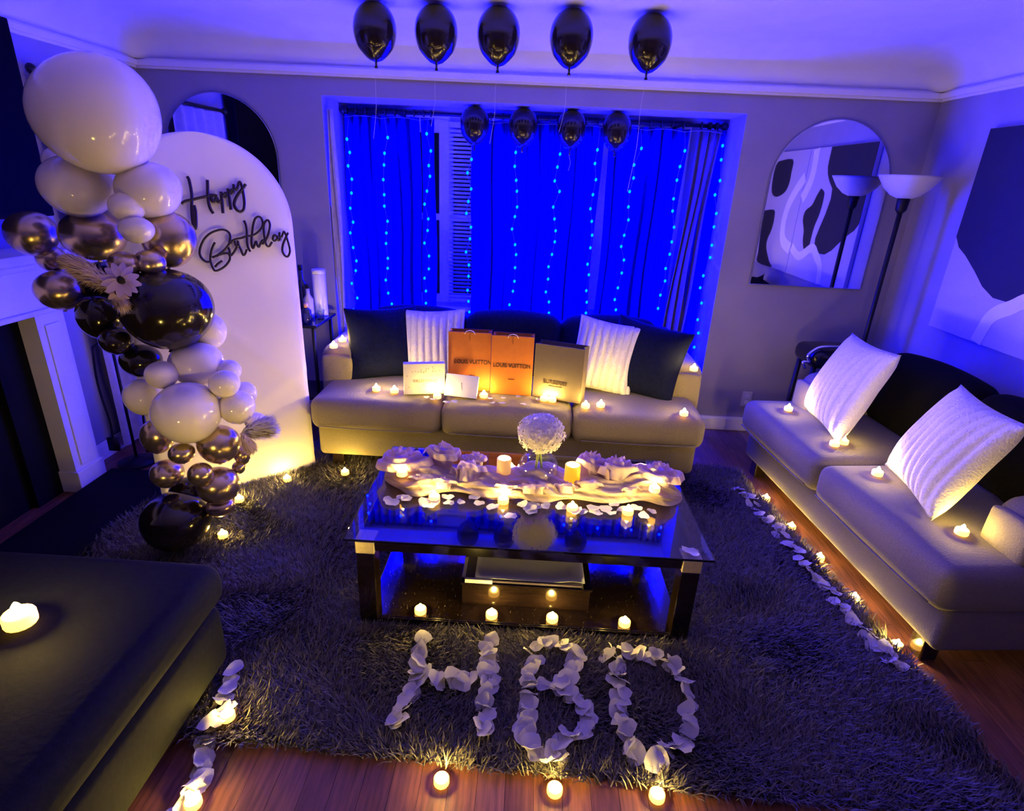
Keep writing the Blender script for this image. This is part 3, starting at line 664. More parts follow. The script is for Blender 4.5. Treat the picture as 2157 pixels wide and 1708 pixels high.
def pillar(label, p, r, h, m):
    t = thing('pillar_candle', label, 'candle', p)
    obj('wax', MB().lathe([(0, 0), (r, 0), (r*1.01, h*.3), (r, h-.004), (r-.004, h), (r-.009, h-.004), (r-.012, h-.018), (0, h-.022)], 24).mesh('wax', True), m, t)
    obj('flame', MB().lathe([(0, h-.022), (.006, h-.016), (.0075, h-.008), (.005, h+.004), (0, h+.013)], 8).mesh('flame', True), M['flame'], t)
pillar('ivory flameless pillar candle left of the glass vase', P(1060, 1018, z=TZ+.005), .031, .125, M['wax'])
pillar('amber glowing pillar candle right of the glass vase', P(1203, 1026, z=TZ+.005), .034, .112, M['wax2'])

# ================================================================ VASE AND HYDRANGEA
vp = P(1131, 1020, z=TZ+.001)
vs = thing('glass_vase', 'round clear glass vase in the middle of the tulle runner', 'vase', vp)
pr = []
for i in range(13):
    a = -PI/2+PI*.82*i/12; pr.append((max(.001, .088*math.cos(a)*(1 if i else .45)), .083+.083*math.sin(a)))
inner = [(max(.0, r-.003), z+.004 if z < .05 else z) for r, z in reversed(pr)]
obj('bowl', MB().lathe([(0, 0)]+pr+inner+[(0, .006)], 32).mesh('bowl', True), M['vase_glass'], vs)
hy = thing('hydrangea', 'white hydrangea head on a green stem standing in the glass vase', 'flower', vp)
for dx_, dy_ in ((-.008, 0), (.012, .01)): obj('stem', MB().tube(catmull([(dx_*2, dy_, .012), (dx_, dy_, .10), (0, 0, .19)]), .0055, 8).mesh('stem', True), M['stem'], hy)
hc = Vector((.002, 0, .248))
def petal4(name, r):
    v = [(0, 0, 0)]; f = []
    for q in range(4):
        a = q*PI/2; ca, sa = math.cos(a), math.sin(a); L_ = [(r*.45, -r*.30, .1*r), (r*.95, -r*.38, .22*r), (r*1.08, 0, .12*r), (r*.95, r*.38, .22*r), (r*.45, r*.30, .1*r), (r*.6, 0, .0)]
        n = len(v); v += [(x_*ca-y_*sa, x_*sa+y_*ca, z_) for x_, y_, z_ in L_]
        f += [[0, n, n+5], [0, n+5, n+4], [n, n+1, n+5], [n+1, n+2, n+5], [n+2, n+3, n+5], [n+3, n+4, n+5]]
    return mesh(name, v, f, True)
fm = petal4('floret', .0185)
obj('core', (lambda b: (bmesh.ops.create_icosphere(b, subdivisions=2, radius=.072), b)[1])(bmesh.new()) and MB().lathe([(max(0, .070*math.sin(PI*i/10)), -.058*math.cos(PI*i/10)) for i in range(11)], 16).mesh('core', True), M['hydrangea'], hy, hc)
NF = 130
for i in range(NF):
    zz = 1-2*(i+.5)/NF; ph = i*2.399963; rr = math.sqrt(1-zz*zz); n = Vector((rr*math.cos(ph), rr*math.sin(ph), zz))
    rad = .088+random.uniform(-.006, .008); p = hc+Vector((n.x*rad*1.05, n.y*rad*1.05, n.z*rad*.84))
    q = (n+Vector((random.uniform(-.25, .25), random.uniform(-.25, .25), random.uniform(-.2, .2)))).to_track_quat('Z', 'Y').to_euler()
    q.rotate_axis('Z', random.uniform(0, 6)); obj('floret', fm, M['hydrangea'], hy, p, q)

# ================================================================ TULLE GARLAND ON THE TABLE
tg = thing('tulle_garland', 'blush tulle runner with fabric roses laid along the glass table', 'table garland', (.055, 2.185, TZ))
def mound(u, q):
    x = -.645+1.29*u; a = PI*q; e = min(1, min(u, 1-u)/.10+.05); e = math.sqrt(min(1, e))
    hw = (.115+.016*math.sin(9*x+1)+.010*math.sin(23*x))*e; hh = (.062+.014*math.sin(12*x+2)+.010*math.sin(27*x+1))*e
    w = 1+.09*math.sin(30*q+7*math.sin(5*x))+.05*math.sin(47*q+12*x)+.03*math.sin(75*q-20*x)
    yo = .014*math.sin(7*x)+.01*math.sin(15*x)
    return (x, yo-hw*w*math.cos(a), .002+max(0, hh*w*math.sin(a)))
obj('runner', grid_mesh('runner', 130, 56, mound), M['tulle'], tg)
def rose_mesh(name, r, h, turns, seed, open_=.5):
    """one long gathered strip wound outwards; the inner turns stand upright, the outer ones fall open"""
    def fn(u, q):
        th = u*turns*2*PI+seed; ruf = .12*math.sin(3.3*th+seed*3)+.07*math.sin(7.1*th+seed)
        base_r = r*(.06+.62*u); flare = r*(.10+.34*u*open_*2)*q**1.5
        rr = (base_r+flare)*(1+ruf*q)
        hh = h*(math.sin(min(1, q*1.12)*PI*.62))*(1.05-.38*u)*(1+.6*ruf*q)-(.25*h*u if q > .85 else 0)*(q-.85)/.15
        return (rr*math.cos(th), rr*math.sin(th)*.92, hh)
    return grid_mesh(name, int(26*turns), 9, fn)
for (a, b, z, r, h, tn, sd_, tx_, ty_) in ((848, 1004, .505, .118, .125, 2.9, 1, -.18, -.1), (930, 985, .54, .080, .115, 3.2, 2, -.1, .1), (985, 1018, .525, .078, .10, 3.0, 3, -.75, .1), (1000, 985, .545, .06, .07, 3, 4, -.2, 0),
                                      (930, 1030, .515, .06, .05, 2.6, 5, -.6, 0), (1125, 1040, .525, .075, .05, 2.8, 6, -.5, 0), (1065, 1040, .515, .06, .05, 2.6, 11, -.5, 0), (1240, 998, .545, .075, .10, 2.8, 7, -.15, .2), (1240, 1035, .525, .065, .055, 3, 8, -.6, 0),
                                      (1300, 1015, .535, .088, .11, 3.2, 9, -.25, 0), (1380, 1034, .505, .118, .125, 2.9, 10, -.18, .1), (1190, 1040, .52, .06, .05, 2.4, 12, -.6, 0), (880, 1025, .515, .065, .05, 2.4, 13, -.6, 0), (1330, 1045, .515, .06, .045, 2.5, 14, -.6, 0)):
    z += TZ-.50; p = P(a, b, z=z)-Vector(tg.location); p.z = max(z-TZ, .006)
    obj('fabric_rose', rose_mesh('fabric_rose', r, h, tn, sd_), M['tulle'], tg, p, (tx_, ty_, 0))

# ================================================================ PETALS
def petal_mesh(seed):
    rd = random.Random(seed); v = [(0, 0, -.002)]; f = []; n = 12
    cup = rd.uniform(.15, .45); bend = rd.uniform(-.5, .5)
    for ring in (.55, 1.0):
        for i in range(n):
            a = 2*PI*i/n; r = ring*(.5+.06*math.sin(2*a+seed)+.05*math.sin(3*a+2*seed)); 
            if ring == 1.0: r *= 1+.04*rd.uniform(-1, 1)
            x_, y_ = r*math.cos(a)*1.05, r*math.sin(a)
            v.append((x_, y_, cup*(x_*x_)*.8+bend*y_*y_*.8+(.05*math.sin(4*a+seed) if ring == 1.0 else 0)))
    f += [[0, 1+i, 1+(i+1) % n] for i in range(n)]+[[1+i, 1+n+i, 1+n+(i+1) % n, 1+(i+1) % n] for i in range(n)]
    return mesh('petal', v, f, True)
random.seed(21); PM = [petal_mesh(s) for s in range(6)]
def petal(p, size, tilt, label, group):
    o = obj('petal', random.choice(PM), M['petal'], None, p, (random.uniform(-tilt, tilt), random.uniform(-tilt, tilt), random.uniform(0, 6.28)), (size, size*random.uniform(.8, 1.05), size))
    return tag(o, label, 'petal', group)
def trail(pts, n, jit, zfn, size, tilt, label, group):
    pts = [Vector((a, b, 0)) for a, b in pts]; L_ = [0]
    for a, b in zip(pts[:-1], pts[1:]): L_.append(L_[-1]+(b-a).length)
    for i in range(n):
        s = L_[-1]*(i+.5)/n; k = max(j for j in range(len(L_)-1) if L_[j] <= s); q = pts[k].lerp(pts[k+1], (s-L_[k])/(L_[k+1]-L_[k]))
        w = P(q.x+random.uniform(-jit, jit), q.y+random.uniform(-jit, jit), z=.045); w.z = zfn(w)+random.uniform(0, .014)
        petal(w, size*random.uniform(.85, 1.15), tilt, label, group)
Z5 = lambda l: [(700+a/2.508, 1280+b/2.508) for a, b in l]
on_pile = lambda w: .047
GH, GB, GD = 'petals forming the letter H', 'petals forming the letter B', 'petals forming the letter D'
trail(Z5([(500, 145), (460, 250), (430, 340), (425, 430), (395, 510), (350, 570), (330, 650)]), 21, 9, on_pile, .062, .8, 'white silk petal on the dark shag rug in the left upright of the letter H', GH)
trail(Z5([(845, 180), (820, 250), (820, 320), (830, 390), (820, 470), (805, 550), (800, 620), (800, 690)]), 20, 9, on_pile, .062, .8, 'white silk petal on the dark shag rug in the right upright of the letter H', GH)
trail(Z5([(490, 360), (590, 395), (690, 390), (760, 375)]), 8, 8, on_pile, .062, .75, 'white silk petal on the dark shag rug in the crossbar of the letter H', GH)
trail(Z5([(1040, 240), (1055, 310), (1050, 400), (1035, 490), (1030, 560), (1015, 640), (1010, 710)]), 18, 9, on_pile, .062, .8, 'white silk petal on the dark shag rug in the left upright of the letter B', GB)
trail(Z5([(1070, 210), (1120, 195), (1190, 185), (1240, 215), (1300, 240), (1305, 285)]), 11, 5, on_pile, .058, .4, 'white silk petal on the dark shag rug in the top of the letter B', GB)
trail(Z5([(1275, 270), (1270, 330), (1235, 385), (1170, 412), (1180, 432), (1245, 465), (1310, 510), (1340, 560), (1345, 620), (1320, 690)]), 22, 5, on_pile, .062, .45, 'white silk petal on the dark shag rug in the right bows of the letter B', GB)
trail(Z5([(1020, 740), (1070, 760), (1130, 785), (1200, 790), (1230, 740), (1220, 690), (1290, 690)]), 11, 8, on_pile, .062, .75, 'white silk petal on the dark shag rug in the bottom of the letter B', GB)
trail(Z5([(1440, 225), (1490, 270), (1510, 350), (1515, 430), (1520, 500), (1510, 570), (1530, 640), (1565, 720), (1610, 780)]), 21, 9, on_pile, .062, .8, 'white silk petal on the dark shag rug in the left upright of the letter D', GD)
trail(Z5([(1520, 240), (1580, 235), (1650, 250), (1730, 280), (1790, 315), (1840, 370), (1860, 430), (1870, 490), (1880, 560), (1885, 620), (1870, 690), (1840, 740), (1770, 740), (1710, 785), (1690, 850)]), 30, 8, on_pile, .060, .8, 'white silk petal on the dark shag rug in the round bow of the letter D', GD)
trail([(1548, 1022), (1605, 1075), (1650, 1132), (1700, 1192), (1750, 1250), (1810, 1318), (1850, 1362), (1900, 1403)], 62, 9, lambda w: .038, .050, .5, 'white silk petal in the line along the loveseat edge of the rug', 'petals lined up before the loveseat')
trail([(490, 1415), (478, 1440), (480, 1468), (465, 1500), (440, 1530), (428, 1560), (425, 1600), (412, 1640), (395, 1670), (365, 1690)], 22, 9, lambda w: .045 if w.y > 1.22 else .012, .056, .5, 'white silk petal in the trail beside the black chaise', 'petals trailing past the chaise')
tp = [(780+a/6.344, 920+b/6.344) for a, b in ((230, 860), (300, 900), (430, 830), (480, 850), (720, 880), (800, 870), (870, 890), (790, 945), (1040, 830), (1040, 900), (1210, 890), (1390, 830), (1450, 910), (1630, 960), (1860, 1075), (2060, 920), (2130, 980))] + \
     [(1040+a/5.136, 860+b/5.136) for a, b in ((310, 1060), (380, 1080), (430, 1060), (460, 1090), (400, 1130), (560, 1080), (730, 1075), (880, 1130), (950, 1120), (1070, 1100), (1100, 1140), (1210, 1110), (1270, 1150), (1300, 1060), (1390, 1110), (1540, 1100), (1620, 1180), (1710, 1130))]
for a, b in tp:
    w = P(a, b, z=TZ); w.z = TZ+.006+random.uniform(0, .004); petal(w, .046*random.uniform(.85, 1.2), .12, 'white silk petal scattered on the glass table before the tulle', 'petals on the glass table')
for a, b in Z5([(1110, 412)]):
    w = P(a, b, z=.045); w.z = .05; petal(w, .05, .5, 'white silk petal joining the waist of the letter B on the rug', GB)
w = P(1455, 1165, z=TZ); w.z = TZ+.004
tag(petal(w, .06, .05, 'single large pale petal alone on the right front corner of the glass', None), 'single large pale petal alone on the right front corner of the glass', 'petal')
sp = [(620+a/4.314, 620+b/4.314) for a, b in ((1200, 945), (1260, 960), (1380, 985), (1450, 980), (1700, 930), (1775, 955), (1900, 950), (1800, 995), (1890, 995), (2035, 940), (2080, 1000))]+[(1060+a/4.314, 620+b/4.314) for a, b in ((320, 960), (440, 960))]
for a, b in sp:
    w = P(a, b, z=.488); w.z = .4925+random.uniform(0, .003); petal(w, .036, .12, 'white silk petal lying on the sofa seat before the gift bags', 'petals on the sofa seat')

# ================================================================ GIFTS ON THE SOFA
def paper_bag(label, w, d, h, m, loc, rz, tilt=0.0):
    t = thing('gift_bag', label, 'gift bag', loc, (tilt, 0, rz)); th = .0015
    mb = MB(); mb.box(-w/2, w/2, 0, th, 0, h); mb.box(-w/2, w/2, d-th, d, 0, h)
    # gusseted sides folded inward, open top
    for s in (-1, 1):
        n = len(mb.v); mb.v += [(s*w/2, th, 0), (s*w/2, th, h), (s*(w/2-.02), d/2, h), (s*(w/2-.005), d/2, 0), (s*w/2, d-th, h), (s*w/2, d-th, 0)]
        mb.f += [[n, n+1, n+2, n+3], [n+3, n+2, n+4, n+5]]
    mb.box(-w/2, w/2, 0, d, 0, th)
    obj('bag_body', mb.mesh('bag_body'), m, t)
    return t
b1 = paper_bag('orange shopping bag with dark lettering half hidden behind its twin', .245, .10, .345, M['orange'], (-.325, 3.135, .487), R_(1), -.05)
b2 = paper_bag('orange shopping bag with full dark lettering in the middle of the sofa', .240, .10, .345, M['orange'], (-.078, 3.10, .487), R_(-1.5), -.05)
for b, dx_ in ((b1, .02), (b2, .0)):
    text('LOUIS VUITTON', M['ink'], b, (dx_, -.0015, .172), (PI/2, 0, 0), .034, .86, bold=.0003)
    text('MAISON', M['ink'], b, (dx_, -.0015, .092), (PI/2, 0, 0), .011, .95)
    obj('ribbon_handle', MB().tube([(-.03, -.002, .335), (-.02, -.003, .352), (0, -.003, .357), (.02, -.003, .352), (.03, -.002, .335)], .002, 6).mesh('ribbon_handle', True), M['white_card'], b)
    obj('slit', MB().box(-.0008, .0008, -.0015, 0, .30, .338).mesh('slit'), M['ink'], b)
b3 = paper_bag('brown paper bag with black lettering standing right of the orange bags', .285, .105, .315, M['brown_paper'], (.183, 3.052, .487), R_(-18), -.04)
text('BURBERRY', M['ink'], b3, (-.012, -.0015, .10), (PI/2, 0, 0), .031, .95, bold=.0006)
text('LONDON ENGLAND', M['ink'], b3, (-.012, -.0015, .078), (PI/2, 0, 0), .0085, 1.0)
vb = thing('gift_box', 'cream dotted gift box standing left of the small white box', 'gift box', (-.568, 3.035, .487), (R_(-3), 0, R_(13)))
obj('box_body', box_mesh('box_body', -.115, .115, 0, .052, 0, .178, .002), M['cream_box'], vb)
obj('lid', box_mesh('lid', -.1165, .1165, -.0015, .024, -.0005, .1795, .002), M['cream_box'], vb)
text('VALENTINO', M['gold_ink'], vb, (.005, -.0022, .078), (PI/2, 0, 0), .026, .98)
dot = MB().box(-.0022, .0022, -.0008, .0, -.0022, .0022).mesh('dot')
for i in range(26):
    x_, z_ = random.uniform(-.10, .105), random.uniform(.015, .165)
    if abs(z_-.078) < .022: z_ += .05
    obj('dot', dot, M['gold_ink'], vb, (x_, -.0018, z_), (0, random.uniform(0, 1.5), 0))
wb = thing('gift_box', 'small white gift box propped up before the first orange bag', 'gift box', (-.362, 3.015, .489), (R_(-24), R_(2), R_(-5)))
obj('box_body', box_mesh('box_body', -.092, .092, 0, .03, 0, .125, .002), M['white_card'], wb)
obj('lid', box_mesh('lid', -.094, .094, -.002, .014, -.001, .1265, .002), M['white_card'], wb)
text('Y', M['gold_ink'], wb, (0, -.0025, .07), (PI/2, 0, 0), .026, .6); text('S', M['gold_ink'], wb, (.002, -.0025, .058), (PI/2, 0, 0), .020, .5); text('L', M['gold_ink'], wb, (.006, -.0025, .046), (PI/2, 0, 0), .018, .6)

# ================================================================ BAR TABLE
bt = thing('side_table', 'dark glossy side table between the white arch and the sofa', 'table', (-1.52, 3.60, 0))
obj('table_top', box_mesh('table_top', -.21, .21, -.19, .19, .735, .755, .005), M['black_gloss'], bt)
obj('lower_shelf', box_mesh('lower_shelf', -.18, .18, -.17, .17, .25, .265, .004), M['black_gloss'], bt)
for sx_ in (-1, 1):
    for sy_ in (-1, 1): obj('leg', MB().tube([(sx_*.18, sy_*.16, 0), (sx_*.18, sy_*.16, .735)], .012, 8).mesh('leg', True), M['iron'], bt)
def bottle(label, loc, prof, m, cap=None, name='bottle', cat='bottle'):
    t = thing(name, label, cat, loc); obj('body', MB().lathe(prof, 16).mesh('body', True), m, t)
    if cap: obj('cap', MB().lathe(cap[0], 12).mesh('cap', True), cap[1], t)
ZT = .755
bottle('tall white cylinder canister on the side table', (-1.375, 3.70, ZT), [(0, 0), (.042, 0), (.043, .004), (.043, .27), (.04, .275)], M['white_card'], ([(.0435, .275), (.0435, .298), (.040, .302), (0, .302)], M['white_card']), 'canister', 'canister')
wine = [(0, 0), (.036, 0), (.037, .01), (.037, .18), (.03, .205), (.014, .23), (.0135, .29)]
bottle('tall black wine bottle at the back of the side table', (-1.50, 3.72, ZT), wine, M['bottle_dark'], ([(.015, .29), (.015, .32), (0, .322)], M['black_gloss']))
bottle('pale labelled liquor bottle in front of the white canister', (-1.425, 3.62, ZT), [(0, 0), (.03, 0), (.031, .01), (.031, .12), (.013, .15), (.012, .19)], M['lilac_drape'], ([(.014, .19), (.014, .215), (0, .217)], M['black_gloss']))
bottle('squat dark bottle with peach cap on the side table', (-1.405, 3.52, ZT), [(0, 0), (.03, 0), (.031, .006), (.031, .07), (.012, .09)], M['bottle_dark'], ([(.014, .09), (.014, .115), (0, .117)], M['peach']))
glass = [(0, 0), (.022, 0), (.026, .06), (.024, .06), (.0205, .006), (0, .006)]
for x_, y_, w_ in ((-1.385, 3.455, 'front right'), (-1.45, 3.455, 'front left'), (-1.345, 3.60, 'rightmost')): bottle(f'small clear shot glass at the {w_} of the side table', (x_, y_, ZT), glass, M['bottle_clear'], None, 'shot_glass', 'glass')
bottle('clear decanter at the left of the side table, half hidden by the arch', (-1.53, 3.55, ZT), [(0, 0), (.035, 0), (.04, .03), (.03, .08), (.013, .11), (.012, .15)], M['bottle_clear'], ([(.016, .15), (.02, .165), (0, .18)], M['bottle_clear']), 'decanter', 'bottle')

# ================================================================ BIRTHDAY ARCH AND SIGN
bA = Vector((-1.222, 2.978, 0)); bU = Vector((-.737, -.676, 0)); bN = Vector((.676, -.737, 0))    # right foot, along the board to the left, towards the room
BWD, BH = .79, 1.785
rzB = math.atan2(-bU.y, -bU.x)
ar = thing('arch_backdrop', 'white fabric-covered arch backdrop standing behind the balloon garland', 'backdrop', bA+bU*(BWD/2), rzB)
def board(u, q, s):
    z = BH*q; r = BWD/2; hw = r if z < BH-r else math.sqrt(max(0, r*r-(z-(BH-r))**2))
    hw *= 1+(.012 if z < .05 else 0); x_ = (-1+2*u)*hw
    e = max(0, 1-abs(-1+2*u)**8)
    y_ = -s*.022*(.4+.6*e)
    if s > 0:
        y_ -= .006*math.sin(z*95+3*x_)*max(0, 1-z/.16)*(1 if z > .01 else 0)
        y_ -= .004*math.exp(-((z-.42-.55*x_)/.035)**2)+.003*math.exp(-((z-.30-.35*x_)/.03)**2)
        y_ -= .003*math.exp(-((z-.80+1.1*(x_-.1))/.03)**2)
    return (x_, y_, z)
rows = [i/70*(1-.22) for i in range(70)]+[.78+.22*math.sin(PI/2*i/26) for i in range(27)]
v = []; f = []; nu = 28; nr = len(rows)
for s in (1, -1):
    for q in rows:
        for i in range(nu+1): v.append(board(i/nu, q, s))
A_ = lambda s, r_, i: s*nr*(nu+1)+r_*(nu+1)+i
for r_ in range(nr-1):
    for i in range(nu):
        f.append([A_(0, r_, i), A_(0, r_, i+1), A_(0, r_+1, i+1), A_(0, r_+1, i)]); f.append([A_(1, r_, i), A_(1, r_+1, i), A_(1, r_+1, i+1), A_(1, r_, i+1)])
    f.append([A_(0, r_, 0), A_(0, r_+1, 0), A_(1, r_+1, 0), A_(1, r_, 0)]); f.append([A_(0, r_, nu), A_(1, r_, nu), A_(1, r_+1, nu), A_(0, r_+1, nu)])
obj('fabric_cover', mesh('fabric_cover', v, f, True), M['board'], ar)
obj('foot_bar', box_mesh('foot_bar', -.36, .36, -.02, .18, .0, .02, .004), M['iron'], ar, (0, .02, 0))
Ap = bA+bN*.040
def BP(px, py):     # sight line met with the face of the board
    d = fw + (px - W/2)/FPX*rt - (py - H/2)/FPX*up; d = Vector(d); o = Vector((0, 0, CAMH))
    return o+d*((Ap-o).dot(bN)/d.dot(bN))
SA = lambda l: [(370+a/12.2, 350+b/12.2) for a, b in l]
SB = lambda l: [(410+a/9.805, 440+b/9.805) for a, b in l]
happy = [[(290, 260), (335, 330), (365, 450), (395, 600), (415, 760), (415, 900), (410, 1050), (425, 1300), (450, 1500), (490, 1610), (520, 1560), (525, 1400), (510, 1150), (470, 1000)],
 [(430, 1000), (460, 1200), (475, 1400), (490, 1600)],
 [(150, 965), (250, 895), (420, 860), (600, 815), (800, 770), (900, 740), (1000, 745), (1060, 770)],
 [(815, 350), (820, 500), (825, 700), (840, 900), (880, 1060), (930, 1160), (970, 1210)],
 [(1060, 770), (1000, 745), (930, 770), (920, 860), (950, 910), (1010, 890), (1050, 800), (1075, 890), (1100, 920), (1160, 890)],
 [(1165, 650), (1180, 800), (1200, 1000), (1220, 1210)], [(1190, 790), (1240, 720), (1300, 690), (1310, 750), (1240, 800)],
 [(1340, 570), (1370, 750), (1400, 950), (1420, 1120)], [(1370, 700), (1420, 640), (1480, 590), (1480, 660), (1410, 710)],
 [(1490, 460), (1500, 560), (1550, 600), (1590, 560), (1620, 440), (1650, 410), (1690, 480), (1730, 650), (1760, 850), (1765, 1000), (1740, 1120), (1660, 1170), (1560, 1110), (1505, 990), (1530, 860), (1600, 730), (1700, 600), (1800, 460)]]
birthday = [[(420, 690), (370, 790), (340, 900), (325, 1030), (350, 1150), (390, 1240), (420, 1275), (500, 1260), (620, 1190), (710, 1080), (730, 990), (690, 920), (600, 920), (480, 960), (360, 1000)],
 [(340, 1080), (240, 1090), (150, 1020), (105, 920), (120, 790), (200, 620), (330, 500), (480, 440), (600, 430), (700, 480), (735, 570), (720, 700), (680, 770), (600, 860), (480, 950), (370, 1000)],
 [(570, 1070), (480, 1130), (420, 1200)], [(690, 790), (720, 850), (740, 960), (800, 910), (850, 830), (880, 770)],
 [(740, 720), (780, 660), (860, 620), (960, 600), (1080, 560), (1180, 550), (1280, 500), (1370, 410), (1410, 310), (1380, 200), (1320, 160), (1250, 200), (1210, 320), (1190, 480), (1175, 650), (1185, 770), (1210, 810), (1240, 740), (1270, 670), (1300, 760), (1330, 780), (1370, 690), (1420, 650)],
 [(830, 660), (850, 740), (900, 770), (890, 650), (910, 740), (960, 850), (1000, 950), (1040, 930), (1080, 830)],
 [(1020, 240), (1060, 340), (1080, 500), (1085, 700), (1110, 810), (1150, 880)],
 [(1430, 640), (1390, 660), (1380, 710), (1420, 710), (1450, 640), (1430, 500), (1430, 330), (1470, 250), (1520, 235), (1555, 320), (1540, 450), (1500, 580), (1460, 670), (1490, 755), (1540, 770), (1600, 680)],
 [(1690, 560), (1640, 540), (1615, 620), (1650, 660), (1700, 620), (1705, 560), (1730, 650), (1770, 600)],
 [(1755, 480), (1755, 560), (1800, 570), (1840, 470), (1880, 530), (1920, 650), (1960, 800), (1965, 900), (1920, 985), (1850, 950), (1810, 850), (1830, 720), (1880, 600), (1930, 490)]]
so = BP(500, 480); sg = thing('script_sign', 'plum-black script sign reading happy birthday on the white arch', 'sign', so)
for nm, st, cv, r_ in (('happy_lettering', happy, SA, .0062), ('birthday_lettering', birthday, SB, .0050)):
    mb = MB()
    for l in st: mb.tube([q-so for q in catmull([BP(a, b) for a, b in cv(l)], 5)], r_*1.12, 6)
    obj(nm, mb.mesh(nm, True), M['script'], sg)

# ================================================================ BALLOONS
def balloon_mesh(name, pear=.08, n=24, k=28):
    pr = []
    for i in range(n+1):
        t = PI*i/n; z = -math.cos(t); r = math.sin(t)*(1+pear*z); pr.append((max(0, r), z))
    return MB().lathe(pr, k).mesh(name, True)

kn = MB().lathe([(0, .02), (.045, 0), (.05, -.04), (.09, -.12), (0, -.13)], 10)
KM = {k: kn.mesh('knot', True) for k in ('latex_white', 'latex_black', 'chrome_gold')}; GBM = {k: balloon_mesh('balloon') for k in KM}
GRP = 'balloons of the arch garland'
def gballoon(px, py, rx, ry, y, m, label, tilt=0, cut=None):
    c = P(px, py, y=y); d = depth(c); a, b = rx*d/FPX, ry*d/FPX
    ax = Vector((math.sin(tilt), 0, math.cos(tilt)))
    o = tag(obj('balloon', GBM[m], M[m], None, c, (random.uniform(-.2, .2), tilt, random.uniform(0, 6)) if not tilt else (0, tilt, 0), (a, (a+b)/2, b)), label, 'balloon', GRP)
    obj('knot', KM[m], M[m], o, (0, 0, -.96), (0, 0, 0), (1, 1, 1)); return o
Wt, Bk, Gd = 'latex_white', 'latex_black', 'chrome_gold'
gl = [
 (207, 245, 122, 114, 2.30, Wt, 'huge white balloon at the very top of the garland', R_(-28)),
 (124, 342, 30, 30, 2.55, Wt, 'white balloon peeking out left under the huge top balloon', 0),
 (164, 393, 72, 63, 2.36, Wt, 'large white balloon below left of the huge top balloon', 0),
 (315, 402, 68, 57, 2.38, Wt, 'white balloon against the arch below right of the huge top balloon', 0),
 (268, 437, 35, 31, 2.28, Wt, 'small white balloon in front of the upper right white balloon', 0),
 (288, 485, 34, 27, 2.26, Wt, 'small white balloon hanging over the gold balloons', 0),
 (68, 493, 50, 46, 2.42, Gd, 'leftmost gold chrome balloon', 0),
 (197, 497, 63, 50, 2.40, Gd, 'large gold chrome balloon under the upper left white balloon', 0),
 (356, 505, 47, 58, 2.40, Gd, 'gold chrome balloon against the arch next to the word Happy', 0),
 (262, 558, 32, 27, 2.24, Gd, 'small bronze balloon directly above the pale daisy', 0),
 (317, 553, 30, 27, 2.28, Gd, 'small bronze balloon above the big black balloon', 0),
 (127, 612, 46, 41, 2.36, Gd, 'gold chrome balloon under the pampas plume at left', 0),
 (108, 545, 28, 28, 2.46, Gd, 'gold balloon peeking out above the pampas plume', 0),
 (230, 600, 52, 50, 2.50, Bk, 'black balloon buried behind the daisy and plume', 0),
 (352, 652, 94, 84, 2.30, Bk, 'biggest glossy black balloon in the middle of the garland', 0),
 (212, 668, 44, 47, 2.34, Bk, 'black balloon left of the biggest black balloon', 0),
 (245, 718, 35, 28, 2.26, Bk, 'small black balloon below left of the biggest black balloon', 0),
 (297, 760, 42, 34, 2.34, Bk, 'black balloon under the biggest black balloon', 0),
 (438, 698, 36, 38, 2.42, Wt, 'white balloon half hidden behind the biggest black balloon', 0),
 (414, 767, 53, 47, 2.32, Wt, 'white balloon below the biggest black balloon', 0),
 (341, 790, 33, 29, 2.20, Wt, 'small white balloon above left of the shiny middle white balloon', 0),
 (301, 837, 35, 39, 2.24, Wt, 'white balloon left of the shiny middle white balloon', 0),
 (395, 870, 71, 64, 2.16, Wt, 'shiny large white balloon in the lower half of the garland', 0),
 (473, 809, 31, 29, 2.22, Wt, 'small white balloon above right of the shiny large white balloon', 0),
 (482, 782, 25, 24, 2.34, Wt, 'small bluish white balloon behind the lower right white balloons', 0),
 (499, 858, 37, 36, 2.24, Wt, 'white balloon right of the shiny large white balloon', 0),
 (515, 830, 24, 26, 2.34, Wt, 'small white balloon at the right edge next to the arch fabric', 0),
 (538, 888, 22, 19, 2.36, Wt, 'tiny bluish white balloon above the lace flower', 0),
 (331, 920, 30, 38, 2.22, Gd, 'gold balloon left below the shiny large white balloon', 0),
 (461, 936, 43, 41, 2.20, Gd, 'gold balloon right below the shiny large white balloon', 0),
 (383, 955, 26, 22, 2.12, Gd, 'small gold balloon in the centre of the lower gold cluster', 0),
 (352, 998, 36, 29, 2.16, Gd, 'gold balloon at lower left of the gold cluster', 0),
 (423, 1000, 25, 26, 2.10, Gd, 'small gold balloon at the bottom centre of the gold cluster', 0),
 (460, 1023, 42, 39, 2.16, Gd, 'gold balloon at lower right above the floor candle', 0),
 (510, 958, 17, 22, 2.28, Gd, 'tiny bronze balloon under the lace flower', 0),
 (503, 985, 13, 14, 2.26, Gd, 'tiniest bronze balloon at the right edge of the gold cluster', 0),
 (464, 1068, 30, 20, 2.16, Gd, 'small bronze balloon just above the floor candle', 0),
 (372, 1098, 68, 62, 2.11, Bk, 'big black balloon resting on the rug at the garland foot', 0),
 (400, 1040, 40, 36, 2.22, Bk, 'black balloon in shadow between gold cluster and bottom balloon', 0),
]
for a in gl: gballoon(*a)
